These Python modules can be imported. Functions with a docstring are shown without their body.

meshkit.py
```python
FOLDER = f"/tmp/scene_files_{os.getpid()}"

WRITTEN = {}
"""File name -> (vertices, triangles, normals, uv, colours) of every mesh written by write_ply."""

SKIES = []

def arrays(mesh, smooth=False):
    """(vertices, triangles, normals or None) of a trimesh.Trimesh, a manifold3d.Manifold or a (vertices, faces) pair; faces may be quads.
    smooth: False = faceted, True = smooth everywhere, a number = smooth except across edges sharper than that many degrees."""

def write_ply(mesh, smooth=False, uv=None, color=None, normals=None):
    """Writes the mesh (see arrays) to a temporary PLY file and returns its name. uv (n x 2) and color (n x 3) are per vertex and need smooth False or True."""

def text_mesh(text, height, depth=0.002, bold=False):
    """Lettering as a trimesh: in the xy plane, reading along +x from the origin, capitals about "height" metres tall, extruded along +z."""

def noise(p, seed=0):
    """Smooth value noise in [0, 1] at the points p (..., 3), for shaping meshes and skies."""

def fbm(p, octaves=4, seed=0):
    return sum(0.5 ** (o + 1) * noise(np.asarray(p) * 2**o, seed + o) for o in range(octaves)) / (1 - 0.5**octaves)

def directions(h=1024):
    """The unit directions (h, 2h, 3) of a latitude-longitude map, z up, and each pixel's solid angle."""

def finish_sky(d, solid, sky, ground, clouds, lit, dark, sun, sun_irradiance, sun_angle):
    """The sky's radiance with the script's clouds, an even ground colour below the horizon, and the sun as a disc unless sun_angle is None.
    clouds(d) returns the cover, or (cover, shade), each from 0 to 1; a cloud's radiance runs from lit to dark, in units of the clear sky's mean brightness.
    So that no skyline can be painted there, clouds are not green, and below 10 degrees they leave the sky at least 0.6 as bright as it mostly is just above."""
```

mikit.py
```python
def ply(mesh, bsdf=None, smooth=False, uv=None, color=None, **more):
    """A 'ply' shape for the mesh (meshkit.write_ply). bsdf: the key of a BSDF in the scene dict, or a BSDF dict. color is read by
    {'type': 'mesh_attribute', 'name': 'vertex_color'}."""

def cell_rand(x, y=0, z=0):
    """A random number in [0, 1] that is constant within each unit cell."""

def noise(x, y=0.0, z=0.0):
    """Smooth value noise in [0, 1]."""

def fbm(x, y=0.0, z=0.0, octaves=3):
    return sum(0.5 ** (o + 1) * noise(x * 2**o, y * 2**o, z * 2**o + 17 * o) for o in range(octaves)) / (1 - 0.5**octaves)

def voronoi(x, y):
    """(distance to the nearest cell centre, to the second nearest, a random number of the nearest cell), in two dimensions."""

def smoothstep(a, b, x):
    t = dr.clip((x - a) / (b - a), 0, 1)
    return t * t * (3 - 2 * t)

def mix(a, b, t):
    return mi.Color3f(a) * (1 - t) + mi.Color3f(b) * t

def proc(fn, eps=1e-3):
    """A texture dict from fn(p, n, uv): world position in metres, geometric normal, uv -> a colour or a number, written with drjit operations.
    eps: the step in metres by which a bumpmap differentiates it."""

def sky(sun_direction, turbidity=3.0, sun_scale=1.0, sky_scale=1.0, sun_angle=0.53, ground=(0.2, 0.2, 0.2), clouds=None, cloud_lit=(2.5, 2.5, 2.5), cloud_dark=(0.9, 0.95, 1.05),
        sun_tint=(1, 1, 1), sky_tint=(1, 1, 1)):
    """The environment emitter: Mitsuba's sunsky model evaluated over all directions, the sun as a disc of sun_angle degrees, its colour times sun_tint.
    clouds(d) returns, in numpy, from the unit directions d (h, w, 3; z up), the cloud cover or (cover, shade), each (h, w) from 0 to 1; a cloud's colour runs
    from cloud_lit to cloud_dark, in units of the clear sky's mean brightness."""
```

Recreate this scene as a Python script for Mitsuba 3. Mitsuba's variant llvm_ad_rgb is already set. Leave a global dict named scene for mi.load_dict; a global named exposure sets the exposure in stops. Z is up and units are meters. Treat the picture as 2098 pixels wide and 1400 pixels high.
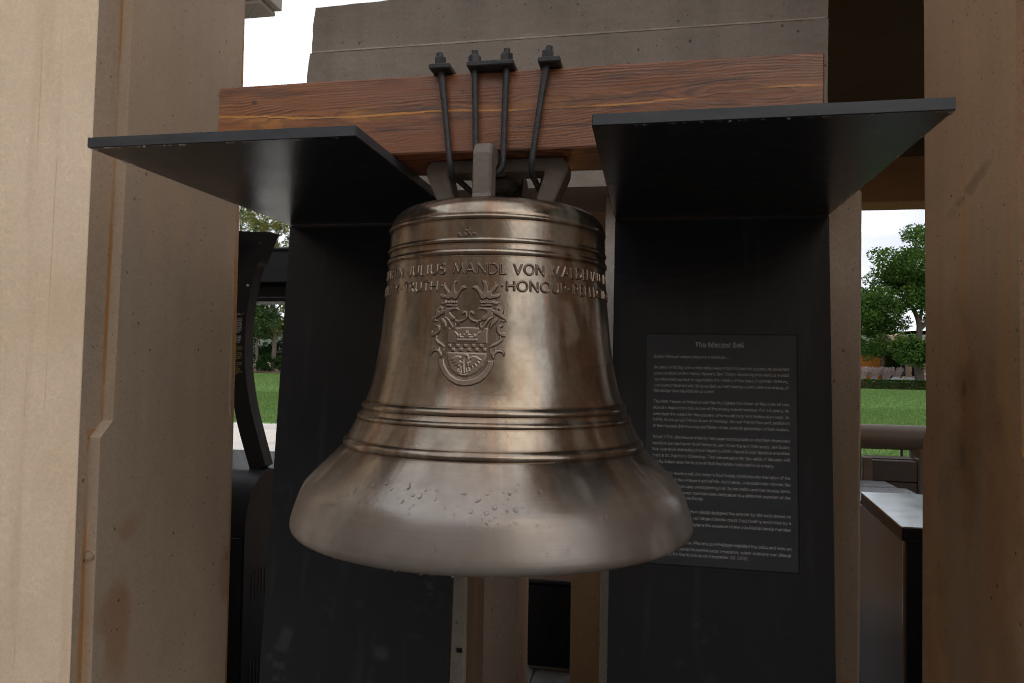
import math, numpy as np, trimesh, shapely, mitsuba as mi, mikit, meshkit
import drjit as dr
import manifold3d as m3
from shapely.geometry import Polygon, LineString, Point
from shapely.ops import unary_union
from scipy import ndimage
from mikit import noise, fbm, voronoi, cell_rand, smoothstep, mix

scene, labels = {"type": "scene"}, {}
rng = np.random.default_rng(7)
V = np.array

# ---------------------------------------------------------------- camera, sky, exposure
CAM = V([0.0, 0.0, 1.6])
yaw, pitch, roll = math.radians(10.843), math.radians(1.517), math.radians(1.005)
cf = V([-math.sin(yaw) * math.cos(pitch), math.cos(yaw) * math.cos(pitch), math.sin(pitch)])
cr = V([math.cos(yaw), math.sin(yaw), 0.0])
cu = np.cross(cr, cf)
cup = math.cos(roll) * cu - math.sin(roll) * cr
scene["camera"] = {"type": "perspective", "fov": 70.63, "fov_axis": "x", "near_clip": 0.05, "far_clip": 20000.0,
                   "to_world": mi.ScalarTransform4f().look_at(origin=CAM.tolist(), target=(CAM + cf).tolist(), up=cup.tolist())}

def clouds(d):
    q = d / np.maximum(d[..., 2:3] + 0.25, 0.1)
    a = meshkit.fbm(np.stack([q[..., 0] * 1.6, q[..., 1] * 1.6, d[..., 2] * 2], -1), 5, 3)
    b = meshkit.fbm(np.stack([q[..., 0] * 4 + 9, q[..., 1] * 4, d[..., 2] * 3], -1), 4, 8)
    shade = np.clip((0.6 * a + 0.4 * b - 0.40) * 3.2, 0, 1)
    return np.clip(1.15 - 0.5 * np.clip(a - 0.55, 0, 1), 0, 1), shade

scene["sky"] = mikit.sky((0.457, -0.704, 0.545), turbidity=3, sun_scale=0.035, sun_angle=40, sun_tint=(0.95, 0.98, 1.06), clouds=clouds,
                         cloud_lit=(2.0, 2.0, 2.05), cloud_dark=(0.85, 0.93, 1.08))
exposure = 3.15

# ---------------------------------------------------------------- helpers
def ref(k): return {"type": "ref", "id": k}
_n = {}
def key(name):
    k = _n.get(name, 0); _n[name] = k + 1
    return name if k == 0 else f"{name}_{k:03d}"
def lab(k, label=None, cat=None, group=None, kind=None):
    e = labels.setdefault(k, {})
    for a, b in (("label", label), ("category", cat), ("group", group), ("kind", kind)):
        if b: e[a] = b
def thing(name, label, cat, group=None):
    k = key(name); lab(k, label, cat, group); return k
def part(parent, name, mesh, bsdf, smooth=False, label=None, kind=None):
    k = key(f"{parent}__{name}"); scene[k] = mikit.ply(mesh, bsdf, smooth)
    if label or kind: lab(k, label, None, None, kind)
    return k
def single(name, mesh, bsdf, label, cat=None, smooth=False, group=None, kind=None):
    k = key(name); scene[k] = mikit.ply(mesh, bsdf, smooth); lab(k, label, cat, group, kind); return k
def structure(name, mesh, bsdf, smooth=False):
    k = key(name); scene[k] = mikit.ply(mesh, bsdf, smooth); lab(k, kind="structure"); return k
def cat(ms): return trimesh.util.concatenate(list(ms))
def hull(pts): return trimesh.convex.convex_hull(np.asarray(pts, float))
def box(x0, x1, y0, y1, z0, z1, c=0.0):
    if c <= 0:
        m = trimesh.creation.box((x1 - x0, y1 - y0, z1 - z0)); m.apply_translation(((x0 + x1) / 2, (y0 + y1) / 2, (z0 + z1) / 2)); return m
    P = []
    for x, sx in ((x0, 1), (x1, -1)):
        for y, sy in ((y0, 1), (y1, -1)):
            for z, sz in ((z0, 1), (z1, -1)):
                P += [(x + sx * c, y + sy * c, z), (x + sx * c, y, z + sz * c), (x, y + sy * c, z + sz * c)]
    return hull(P)
def tube(path, r, n=12, cap=True):
    P = np.asarray(path, float); T = np.gradient(P, axis=0); T /= np.linalg.norm(T, axis=1, keepdims=True)
    rr = np.broadcast_to(r, len(P)); a = V([0.31, 0.17, 0.93]); vs = []
    for p, t, q in zip(P, T, rr):
        a = a - t * (a @ t); a /= np.linalg.norm(a); b = np.cross(t, a)
        th = np.arange(n) / n * 2 * math.pi
        vs.append(p + q * (np.cos(th)[:, None] * a + np.sin(th)[:, None] * b))
    v = np.vstack(vs + ([P[:1], P[-1:]] if cap else [])); f = []
    for i in range(len(P) - 1):
        for j in range(n):
            k = (j + 1) % n; f += [(i * n + j, i * n + k, (i + 1) * n + k), (i * n + j, (i + 1) * n + k, (i + 1) * n + j)]
    if cap:
        m = len(P) * n
        for j in range(n):
            k = (j + 1) % n; f += [(m, k, j), (m + 1, (len(P) - 1) * n + j, (len(P) - 1) * n + k)]
    t = trimesh.Trimesh(v, f, process=False)
    return t
def smooth_path(pts, n=8):
    P = np.asarray(pts, float); P = np.vstack([2 * P[0] - P[1], P, 2 * P[-1] - P[-2]]); out = []
    for i in range(1, len(P) - 2):
        for t in np.arange(n) / n:
            out.append(0.5 * (2 * P[i] + (P[i + 1] - P[i - 1]) * t + (2 * P[i - 1] - 5 * P[i] + 4 * P[i + 1] - P[i + 2]) * t * t + (3 * P[i] - P[i - 1] - 3 * P[i + 1] + P[i + 2]) * t ** 3))
    return np.vstack(out + [P[-2]])
def fillet(pts, r, n=6):
    P = [V(p, float) for p in pts]; out = [P[0]]
    for a, b, c in zip(P, P[1:], P[2:]):
        u, w = (a - b) / np.linalg.norm(a - b), (c - b) / np.linalg.norm(c - b)
        for t in np.linspace(0, 1, n): out.append((1 - t) ** 2 * (b + u * r) + 2 * t * (1 - t) * b + t * t * (b + w * r))
    return np.array(out + [P[-1]])
def prism(poly, h):          # polygon (list or shapely) in xy, extruded along +z
    if not isinstance(poly, Polygon): poly = Polygon(poly)
    return trimesh.creation.extrude_polygon(poly, h, engine="earcut")
def xz_prism(poly, y0, y1):  # polygon in (x, z), extruded along y
    m = prism(poly, y1 - y0); v = m.vertices.copy(); m.vertices = np.stack([v[:, 0], y0 + v[:, 2], v[:, 1]], 1); m.invert(); return m
def yz_prism(poly, x0, x1):  # polygon in (y, z), extruded along x
    m = prism(poly, x1 - x0); v = m.vertices.copy(); m.vertices = np.stack([x0 + v[:, 2], v[:, 0], v[:, 1]], 1); return m
def loft(sections):          # rings of equal point count, capped with fans
    n = len(sections[0]); v = np.vstack(sections); f = []
    for i in range(len(sections) - 1):
        for j in range(n):
            k = (j + 1) % n; f += [(i * n + j, i * n + k, (i + 1) * n + k), (i * n + j, (i + 1) * n + k, (i + 1) * n + j)]
    tri = trimesh.creation.triangulate_polygon(Polygon(np.asarray(sections[0])[:, :2]), engine="earcut")
    vv, tf = tri
    from scipy.spatial import cKDTree
    idx = cKDTree(np.asarray(sections[0])[:, :2]).query(vv)[1]
    m = (len(sections) - 1) * n
    for t in tf: a, b, c = idx[t]; f += [(a, c, b), (m + a, m + b, m + c)]
    t = trimesh.Trimesh(v, f, process=False); t.fix_normals(); return t
def rough(m, amp, scale, edge=0.03, seed=1):
    m = trimesh.Trimesh(*trimesh.remesh.subdivide_to_size(m.vertices, m.faces, edge, max_iter=12)); m.merge_vertices()
    n = m.vertex_normals; d = meshkit.fbm(m.vertices * scale, 3, seed) - 0.5
    m.vertices = m.vertices + n * (d * 2 * amp)[:, None]; return m

# ---------------------------------------------------------------- materials
def rgb(r, g, b): return {"type": "rgb", "value": [r, g, b]}
def principled(name, color, rough=0.6, spec=0.5, bump=None, bscale=1.0, **k):
    d = {"type": "principled", "base_color": mikit.proc(color) if callable(color) else rgb(*color), "roughness": mikit.proc(rough) if callable(rough) else rough, "specular": spec, **k}
    if bump: d = {"type": "bumpmap", "nested": d, "bump": mikit.proc(bump, 0.0015), "scale": bscale}
    scene[name] = {"type": "twosided", "nested": d}
    return name

def pores(a, b, s, seed=0.0):
    d, _, w = voronoi(a * s + seed, b * s * 0.8 + seed)
    r = dr.maximum(w - 0.45, 0.0) * 0.16 * w * w
    return (1 - smoothstep(r * 0.5, r + 0.012, d + 0.03 * (noise(a * s * 9, b * s * 9, 1.0) - 0.5))) * smoothstep(0.45, 0.52, w)
def conc(base, dark, stain, tint=0.5, blotches=(), streak=None, crackle=0.0):
    def fn(p, n, uv):
        a, b = p.x * 1.0 + p.y * 1.0, p.z
        big = fbm(a * 1.3 + 5, b * 0.9, p.x * 1.1, 4)
        mid = fbm(a * 7, b * 5 + 3, p.y * 3, 3)
        fine = noise(a * 160, b * 160, p.x * 90)
        drag = fbm(a * 22 + 4, b * 1.4, 2.0, 3)
        c = mix(dark, base, smoothstep(0.25, 0.75, 0.5 * big + 0.3 * mid + 0.2 * drag))
        c = c * (0.90 + 0.2 * fine)
        s = smoothstep(0.50, 0.72, 0.6 * fbm(a * 2.1 + 30, b * 0.8, 1.0, 4) + 0.4 * drag)
        c = mix(c, stain, s * tint * 0.55)
        for (y, z, ry, rz, col, st) in blotches:
            d = dr.sqrt(dr.square((p.y - y) / ry) + dr.square((p.z - z) / rz)) + 1.1 * (fbm(p.y * 9, p.z * 9, 2.0, 3) - 0.5)
            c = mix(c, col, (1 - smoothstep(0.45, 1.05, d)) * st * (0.75 + 0.5 * (mid - 0.5)))
        if streak:      # rust run down the inner corner of the groove
            yr = dr.select(p.z < 1.36, 1.990, 2.047 + 0.026 * (p.z - 1.385)); wd = 0.010 + 0.016 * fbm(b * 3.0, 3.0, 0.0)
            w = smoothstep(yr - wd, yr - wd * 0.3, p.y) * (1 - smoothstep(-1.731, -1.726, p.x)) * smoothstep(-1.75, -1.74, p.x)
            c = mix(c, (0.37, 0.185, 0.065), w * 0.8 * smoothstep(0.22, 0.55, fbm(b * 2.2, 8.0, 0.0)))
        if crackle:
            wa, wb = a + 0.03 * (fbm(a * 9, b * 9, 0.0) - 0.5), b + 0.03 * (fbm(a * 9 + 7, b * 9, 0.0) - 0.5)
            d1, d2, w = voronoi(wa * 15, wb * 15)
            front = smoothstep(0.5, 0.9, dr.abs(n.y))
            c = c * (1 + crackle * front * (1 - smoothstep(0.01, 0.07, d2 - d1)) * smoothstep(0.35, 0.6, mid))
            c = mix(c, c * mi.Color3f(0.95, 0.86, 0.74), front * smoothstep(0.55, 0.8, drag) * 0.8)
        po = dr.maximum(pores(a, b, 15.0) * 0.9, pores(a, b, 34.0, 3.3) * 0.95)
        return c * (1 - 0.66 * po)
    def bmp(p, n, uv):
        a, b = p.x + p.y, p.z
        return 0.0007 * noise(a * 190, b * 190, 1.0) + 0.0035 * fbm(a * 6, b * 4, p.x * 3, 3) - 0.0012 * pores(a, b, 15.0)
    return fn, bmp

rust, smoke = (0.27, 0.13, 0.055), (0.07, 0.055, 0.045)
fn, bm = conc((0.44, 0.345, 0.258), (0.36, 0.28, 0.208), (0.41, 0.275, 0.155), 0.5,
              blotches=[(2.13, 1.03, .07, .07, rust, .5), (2.09, .70, .10, .18, rust, .65), (2.70, .70, .055, .16, rust, .6), (2.72, .78, .03, .03, smoke, .5)],
              streak=(-1.75, -1.70, 2.03, 2.065), crackle=0.10)
principled("pillar_concrete", fn, 0.85, 0.25, bm, 1.0)
def stucco(p, n, uv):
    a, b = p.x, p.z
    mid, drag = fbm(a * 5, b * 4 + 3, 0.0, 3), fbm(a * 16 + 4, b * 1.1, 2.0, 3)
    c = mix((0.80, 0.635, 0.46), (0.88, 0.715, 0.54), smoothstep(0.3, 0.7, 0.6 * mid + 0.4 * fbm(a * 1.4, b * 1.1, 4.0, 3)))
    wa, wb = a + 0.075 * (fbm(a * 11, b * 11, 0.0, 4) - 0.5), b + 0.075 * (fbm(a * 11 + 7, b * 11, 0.0, 4) - 0.5)
    d1, d2, w = voronoi(wa * 21, wb * 19)
    c = c * (1 + 0.06 * (1 - smoothstep(0.02, 0.12, d2 - d1)) * smoothstep(0.45, 0.60, fbm(a * 8 + 2, b * 8, 6.0, 3)))
    c = mix(c, (0.66, 0.50, 0.35), smoothstep(0.56, 0.82, drag) * 0.35)
    for (x, sd) in ((-2.02, 5.0), (-1.93, 9.0), (-1.86, 2.0), (-2.12, 4.0)):
        st = (1 - smoothstep(0.0, 0.0045, dr.abs(a - x + 0.030 * (fbm(b * 1.3, sd, 0.0) - .5)))) * smoothstep(0.60, 0.78, fbm(b * 2.6, sd + 3.0, 0.0)) * (0.4 + 0.6 * noise(b * 60, sd, 1.0))
        c = mix(c, (0.50, 0.33, 0.18), st * 0.55)
    return c * (0.95 + 0.1 * noise(a * 150, b * 150, 0.0))
principled("pillar_stucco", stucco, 0.8, 0.25, lambda p, n, uv: 0.0006 * noise(p.x * 170, p.z * 170, 1.0) + 0.003 * fbm(p.x * 7, p.z * 6, 0.0, 3), 1.0)
fn, bm = conc((0.43, 0.275, 0.16), (0.34, 0.215, 0.125), (0.42, 0.21, 0.075), 0.9,
              blotches=[(2.36, 1.40, .10, .28, rust, .8), (2.32, .95, .30, .8, (0.20, 0.135, 0.085), .5), (2.24, 2.178, .060, .020, smoke, .30), (2.29, 2.158, .065, .024, smoke, .38), (2.35, 2.135, .075, .026, smoke, .38), (2.42, 2.112, .07, .026, smoke, .30), (2.48, 2.09, .06, .024, smoke, .2), (2.39, 1.54, .018, .028, smoke, .6), (2.40, 1.34, .03, .05, smoke, .4), (2.15, 1.15, .12, .5, rust, .35)])
principled("pillar_concrete_stained", fn, 0.85, 0.25, bm, 1.0)
fn, bm = conc((0.35, 0.313, 0.275), (0.25, 0.222, 0.195), (0.28, 0.23, 0.175), 0.35)
principled("lintel_concrete", fn, 0.9, 0.2, bm, 1.3)
fn, bm = conc((0.47, 0.37, 0.315), (0.39, 0.30, 0.25), (0.36, 0.23, 0.14), 0.4)
principled("column_concrete", fn, 0.85, 0.25, bm, 1.0)
fn, bm = conc((0.52, 0.345, 0.205), (0.43, 0.275, 0.155), (0.42, 0.215, 0.085), 0.6)
principled("orange_concrete", fn, 0.85, 0.25, bm, 1.0)
fn, bm = conc((0.56, 0.515, 0.47), (0.44, 0.40, 0.36), (0.36, 0.29, 0.21), 0.4)
principled("pale_concrete", fn, 0.9, 0.2, bm, 1.0)
fn, bm = conc((0.33, 0.245, 0.185), (0.25, 0.18, 0.13), (0.33, 0.19, 0.09), 0.7)
principled("brown_concrete", fn, 0.85, 0.25, bm, 1.0)
principled("orange_wall", lambda p, n, uv: mix((0.62, 0.33, 0.12), (0.74, 0.43, 0.18), fbm(p.x * 3, p.z * 2, p.y, 3)), 0.85, 0.2)
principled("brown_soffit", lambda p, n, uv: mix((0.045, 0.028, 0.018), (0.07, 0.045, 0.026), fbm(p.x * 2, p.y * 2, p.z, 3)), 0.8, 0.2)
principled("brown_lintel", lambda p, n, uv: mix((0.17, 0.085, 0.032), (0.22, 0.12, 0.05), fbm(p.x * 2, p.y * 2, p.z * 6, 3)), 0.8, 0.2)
principled("grey_plaster", lambda p, n, uv: mix((0.30, 0.255, 0.20), (0.38, 0.325, 0.255), fbm(p.x * .6, p.y * .6, p.z * .8, 3)), 0.9, 0.2)

def pav(a, b):
    def fn(p, n, uv):
        c = mix(a, b, fbm(p.x * 1.3, p.y * 1.3, 0.0, 4))
        return c * (0.93 + 0.14 * noise(p.x * 40, p.y * 40, 0.0))
    return fn
def steel(p, n, uv):
    m = fbm(p.x * 3, p.y * 3, p.z * 2.2, 3)
    c = mix((0.0125, 0.0145, 0.0185), (0.0175, 0.0202, 0.0255), m)
    f = smoothstep(0.60, 0.8, noise(p.x * 11 + 40, p.z * 9, p.y * 9)) * (1 - smoothstep(0.9, 1.3, p.z)) * smoothstep(0.45, 0.75, fbm(p.x * 40, p.z * 40, 1.0, 3))
    c = c + mi.Color3f(0.035, 0.03, 0.03) * f * 0.5
    dust = smoothstep(0.56, 0.78, fbm(p.x * 26 + 3, p.z * 2.0, p.y * 26, 4)) * (0.4 + 0.6 * noise(p.x * 60, p.z * 60, p.y * 60))
    c = c + mi.Color3f(0.010, 0.0105, 0.0115) * dust
    c = c * (0.88 + 0.24 * noise(p.x * 240, p.y * 240, p.z * 240))
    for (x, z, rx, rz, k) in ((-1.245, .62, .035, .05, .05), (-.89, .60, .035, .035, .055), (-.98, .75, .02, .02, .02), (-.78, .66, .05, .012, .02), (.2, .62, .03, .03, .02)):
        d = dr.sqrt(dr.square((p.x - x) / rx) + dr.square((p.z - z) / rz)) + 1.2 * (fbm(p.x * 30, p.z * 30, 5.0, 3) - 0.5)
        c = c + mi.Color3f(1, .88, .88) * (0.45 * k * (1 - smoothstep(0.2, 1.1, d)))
    return c
def steel_r(p, n, uv): return 0.17 + 0.16 * fbm(p.x * 5, p.y * 5, p.z * 5, 3)
principled("black_steel", steel, steel_r, 0.36, lambda p, n, uv: 0.0005 * fbm(p.x * 30, p.y * 90, p.z * 60, 2), 1.0)
principled("black_iron", lambda p, n, uv: mix((0.016, 0.017, 0.019), (0.035, 0.036, 0.04), fbm(p.x * 60, p.y * 60, p.z * 60, 3)), 0.5, 0.5,
           lambda p, n, uv: 0.0012 * fbm(p.x * 120, p.y * 120, p.z * 120, 3), 1.0)
principled("threaded_iron", lambda p, n, uv: mix((0.012, 0.012, 0.013), (0.04, 0.04, 0.043), 0.5 + 0.5 * dr.sin(p.z * 3140)), 0.5, 0.5)
principled("kiosk_steel", lambda p, n, uv: mix((0.007, 0.0082, 0.011), (0.0115, 0.0135, 0.0175), fbm(p.x * 6, p.y * 6, p.z * 6, 2)), 0.42, 0.22)
principled("plaque_metal", lambda p, n, uv: mix((0.022, 0.028, 0.036), (0.038, 0.047, 0.058), fbm(p.x * 9, p.y * 5, p.z * 9, 4)), 0.42, 0.5)
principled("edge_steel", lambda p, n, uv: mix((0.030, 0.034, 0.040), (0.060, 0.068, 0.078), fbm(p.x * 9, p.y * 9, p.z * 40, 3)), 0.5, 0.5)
principled("floor_stone", pav((.075, .07, .065), (.11, .103, .097)), 0.85, 0.3)
principled("mortar", lambda p, n, uv: mix((0.30, 0.275, 0.245), (0.62, 0.58, 0.52), fbm(p.x * 26, p.z * 60, 0.0, 3)), 0.9, 0.2)
principled("plaque_letter", (0.50, 0.51, 0.53), 0.5, 0.4)
principled("kiosk_white", (0.35, 0.35, 0.36), 0.6, 0.3)
principled("kiosk_yellow", (0.22, 0.19, 0.07), 0.6, 0.3)

CRACK = [(-1.151, 2.24), (-0.984, 2.231), (-0.853, 2.221), (-0.692, 2.222), (-0.549, 2.226), (-0.281, 2.219), (-0.102, 2.22), (0.067, 2.225), (0.18, 2.238), (0.289, 2.243), (0.382, 2.241)]
def timber_rings(p):
    zc = 2.226 + 0.012 * dr.sin(p.x * 2.3 + 1) + 0.010 * (fbm(p.x * 1.6, 4.0, 1.0, 2) - 0.5)
    yc = 1.736 + 0.020 * fbm(p.x * 1.1 + 7, 3.0, 0.0, 2) + 0.022
    wob = 0.046 * (fbm(p.x * 3.6, p.z * 12, p.y * 8, 4) - 0.5) + 0.010 * (fbm(p.x * 11, p.z * 40, p.y * 20, 3) - 0.5)
    r = dr.sqrt(dr.square(p.y - yc) + dr.square(p.z - zc)) + wob
    return r, zc
def timber(p, n, uv):
    r, zc = timber_rings(p)
    t = r * 150.0; fr = t - dr.floor(t)
    late = smoothstep(0.30, 0.80, fr) * (1 - smoothstep(0.90, 1.0, fr))
    fib = fbm(p.x * 9, p.z * 260, p.y * 260, 3)
    patch = fbm(p.x * 4 + 11, p.z * 16, p.y * 16, 4)
    early = mix((0.165, 0.052, 0.020), (0.275, 0.102, 0.033), patch)
    early = mix(early, (0.30, 0.105, 0.026), (1 - smoothstep(-1.05, -0.55, p.x)) * 0.7)
    heart = 1 - smoothstep(0.004, 0.030, dr.abs(p.z - zc) + 0.05 * (fbm(p.x * 5, p.z * 20, 3.0) - 0.5))
    left = 1 - smoothstep(-0.95, -0.35, p.x)
    early = mix(early, (0.44, 0.185, 0.03), heart * (0.12 + 0.5 * left) * smoothstep(0.35, 0.65, fbm(p.x * 7, p.z * 30, 2.0)))
    c = mix(early, (0.045, 0.015, 0.009), late * (0.30 + 0.45 * smoothstep(0.40, 0.62, patch)))
    c = c * (0.72 + 0.56 * fib)
    dk = smoothstep(0.54, 0.72, fbm(p.x * 6 + 3, p.z * 38, p.y * 9 + 1, 4))
    c = mix(c, (0.040, 0.017, 0.014), dk * 0.5)
    # the long drying crack, splintered yellow along its lip, with short steps
    zk, crack, edge = mi.Float(CRACK[0][1]), mi.Float(0), mi.Float(0)
    for (xa, za), (xb, zb) in zip(CRACK, CRACK[1:]): zk = dr.select(p.x > xa, za + (zb - za) * smoothstep(0.0, 1.0, (p.x - xa) / (xb - xa)), zk)
    zk = zk + 0.0035 * (cell_rand(dr.floor(p.x * 13)) - 0.5) + 0.004 * (fbm(p.x * 9, 1.0, 0.0, 3) - 0.5)
    d = p.z - zk; w = 0.0009 + 0.0022 * fbm(p.x * 11, 4.0, 0.0, 3)
    seen = 0.30 + 0.70 * smoothstep(0.38, 0.52, fbm(p.x * 5 + 3, 2.0, 5.0, 3)); seen = dr.select(p.x < -0.5, dr.maximum(seen, 0.85), seen * 0.8)
    edge = dr.maximum(edge, (1 - smoothstep(w * 0.7, w * 1.5, dr.abs(d))) * seen)
    crack = dr.maximum(crack, (1 - smoothstep(0.0005, 0.0016, dr.abs(d + w * 1.25))) * smoothstep(0.46, 0.58, fbm(p.x * 13, 7.0, 1.0, 3)))
    for (dz, x0, x1, wd, sd) in ((-0.044, -0.72, .05, .0007, 4.), (0.030, .05, .39, .0010, 6.), (0.016, -.25, .3, .0007, 5.), (-0.030, 0.22, .39, .0010, 7.)):
        q = dr.abs(d - dz - 0.004 * (fbm(p.x * 3, sd, 0.0, 3) - 0.5)); on = smoothstep(x0, x0 + 0.05, p.x) * (1 - smoothstep(x1 - 0.05, x1, p.x)) * smoothstep(0.42, 0.54, fbm(p.x * 8, sd, 3.0, 3))
        crack = dr.maximum(crack, (1 - smoothstep(wd, wd * 2.4, q)) * on)
    c = mix(c, (0.60, 0.27, 0.05), edge * 0.9)
    c = mix(c, (0.016, 0.009, 0.006), crack * 0.85)
    for (x, z, q) in ((-1.04, 2.272, .011), (.27, 2.145, .012), (-.47, 2.27, .008)):
        d = dr.sqrt(dr.square(p.x - x) + dr.square((p.z - z) * 1.2)) / q
        c = mix(c, (0.04, 0.016, 0.010), (1 - smoothstep(0.35, 1.0, d)) * 0.8)
    return c
def timber_b(p, n, uv):
    r, zc = timber_rings(p); fr = r * 150.0; fr = fr - dr.floor(fr)
    return 0.00012 * smoothstep(0.3, 0.9, fr) + 0.0004 * fbm(p.x * 9, p.z * 200, p.y * 200, 2)
principled("stained_timber", timber, lambda p, n, uv: 0.27 + 0.15 * fbm(p.x * 6, p.z * 40, p.y * 20, 2), 0.9, timber_b, 1.0)

def bronze(p, n, uv):
    ang = dr.atan2(p.x + 0.396, 1.844 - p.y)
    drip = fbm(ang * 8, p.z * 2.2, 2.0, 4)
    blot = fbm(ang * 3.2, p.z * 7, 5.0, 4)
    lathe = noise(p.z * 520, ang * 2.0, 1.0)
    c = mix((0.262, 0.221, 0.172), (0.322, 0.284, 0.234), smoothstep(0.3, 0.7, blot))
    c = mix(c, (0.215, 0.125, 0.078), smoothstep(0.52, 0.75, drip) * 0.5)
    c = mix(c, (0.165, 0.122, 0.09), smoothstep(0.52, 0.74, fbm(ang * 7, p.z * 11, 9.0, 4)) * 0.6)
    red = smoothstep(0.50, 0.66, fbm(ang * 6 + 4, p.z * 4.5, 6.0, 4)) * smoothstep(1.38, 1.5, p.z)
    c = mix(c, (0.30, 0.155, 0.095), red * 0.38)
    mott = fbm(ang * 26, p.z * 85, 3.0, 4)
    c = c * (0.82 + 0.36 * mott)
    spot = 1 - smoothstep(0.05, 0.16, voronoi(ang * 38, p.z * 120)[0]); spot = spot * smoothstep(0.55, 0.70, fbm(ang * 5 + 9, p.z * 14, 1.0, 3))
    c = c * (1 - 0.38 * spot)
    run = smoothstep(0.62, 0.74, noise(ang * 30, p.z * 2.0, 7.0)) * smoothstep(0.45, 0.6, fbm(ang * 9, p.z * 6, 2.0, 3))
    c = mix(c, (0.16, 0.115, 0.08), run * 0.30)
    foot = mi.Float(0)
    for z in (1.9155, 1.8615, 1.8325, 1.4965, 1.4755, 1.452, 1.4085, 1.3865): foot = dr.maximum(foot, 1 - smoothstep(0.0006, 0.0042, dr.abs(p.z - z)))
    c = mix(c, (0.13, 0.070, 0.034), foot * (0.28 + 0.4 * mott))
    up = 1 - smoothstep(1.26, 1.43, p.z + 0.10 * (fbm(ang * 4, p.z * 5, 8.0, 3) - 0.5))
    c = mix(c, mix((0.215, 0.188, 0.168), (0.262, 0.240, 0.222), fbm(ang * 6, p.z * 14, 2.0, 4)), up * 0.85)
    return c * (0.965 + 0.07 * lathe)
def bronze_r(p, n, uv):
    ang = dr.atan2(p.x + 0.396, 1.844 - p.y)
    lip = 1 - smoothstep(1.22, 1.36, p.z)
    return 0.145 + 0.12 * fbm(ang * 3, p.z * 9, 1.0, 4) + 0.10 * (fbm(ang * 22, p.z * 70, 5.0, 3) - 0.5) + 0.015 * noise(p.z * 400, ang * 3, 0.0) + 0.16 * lip
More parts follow.
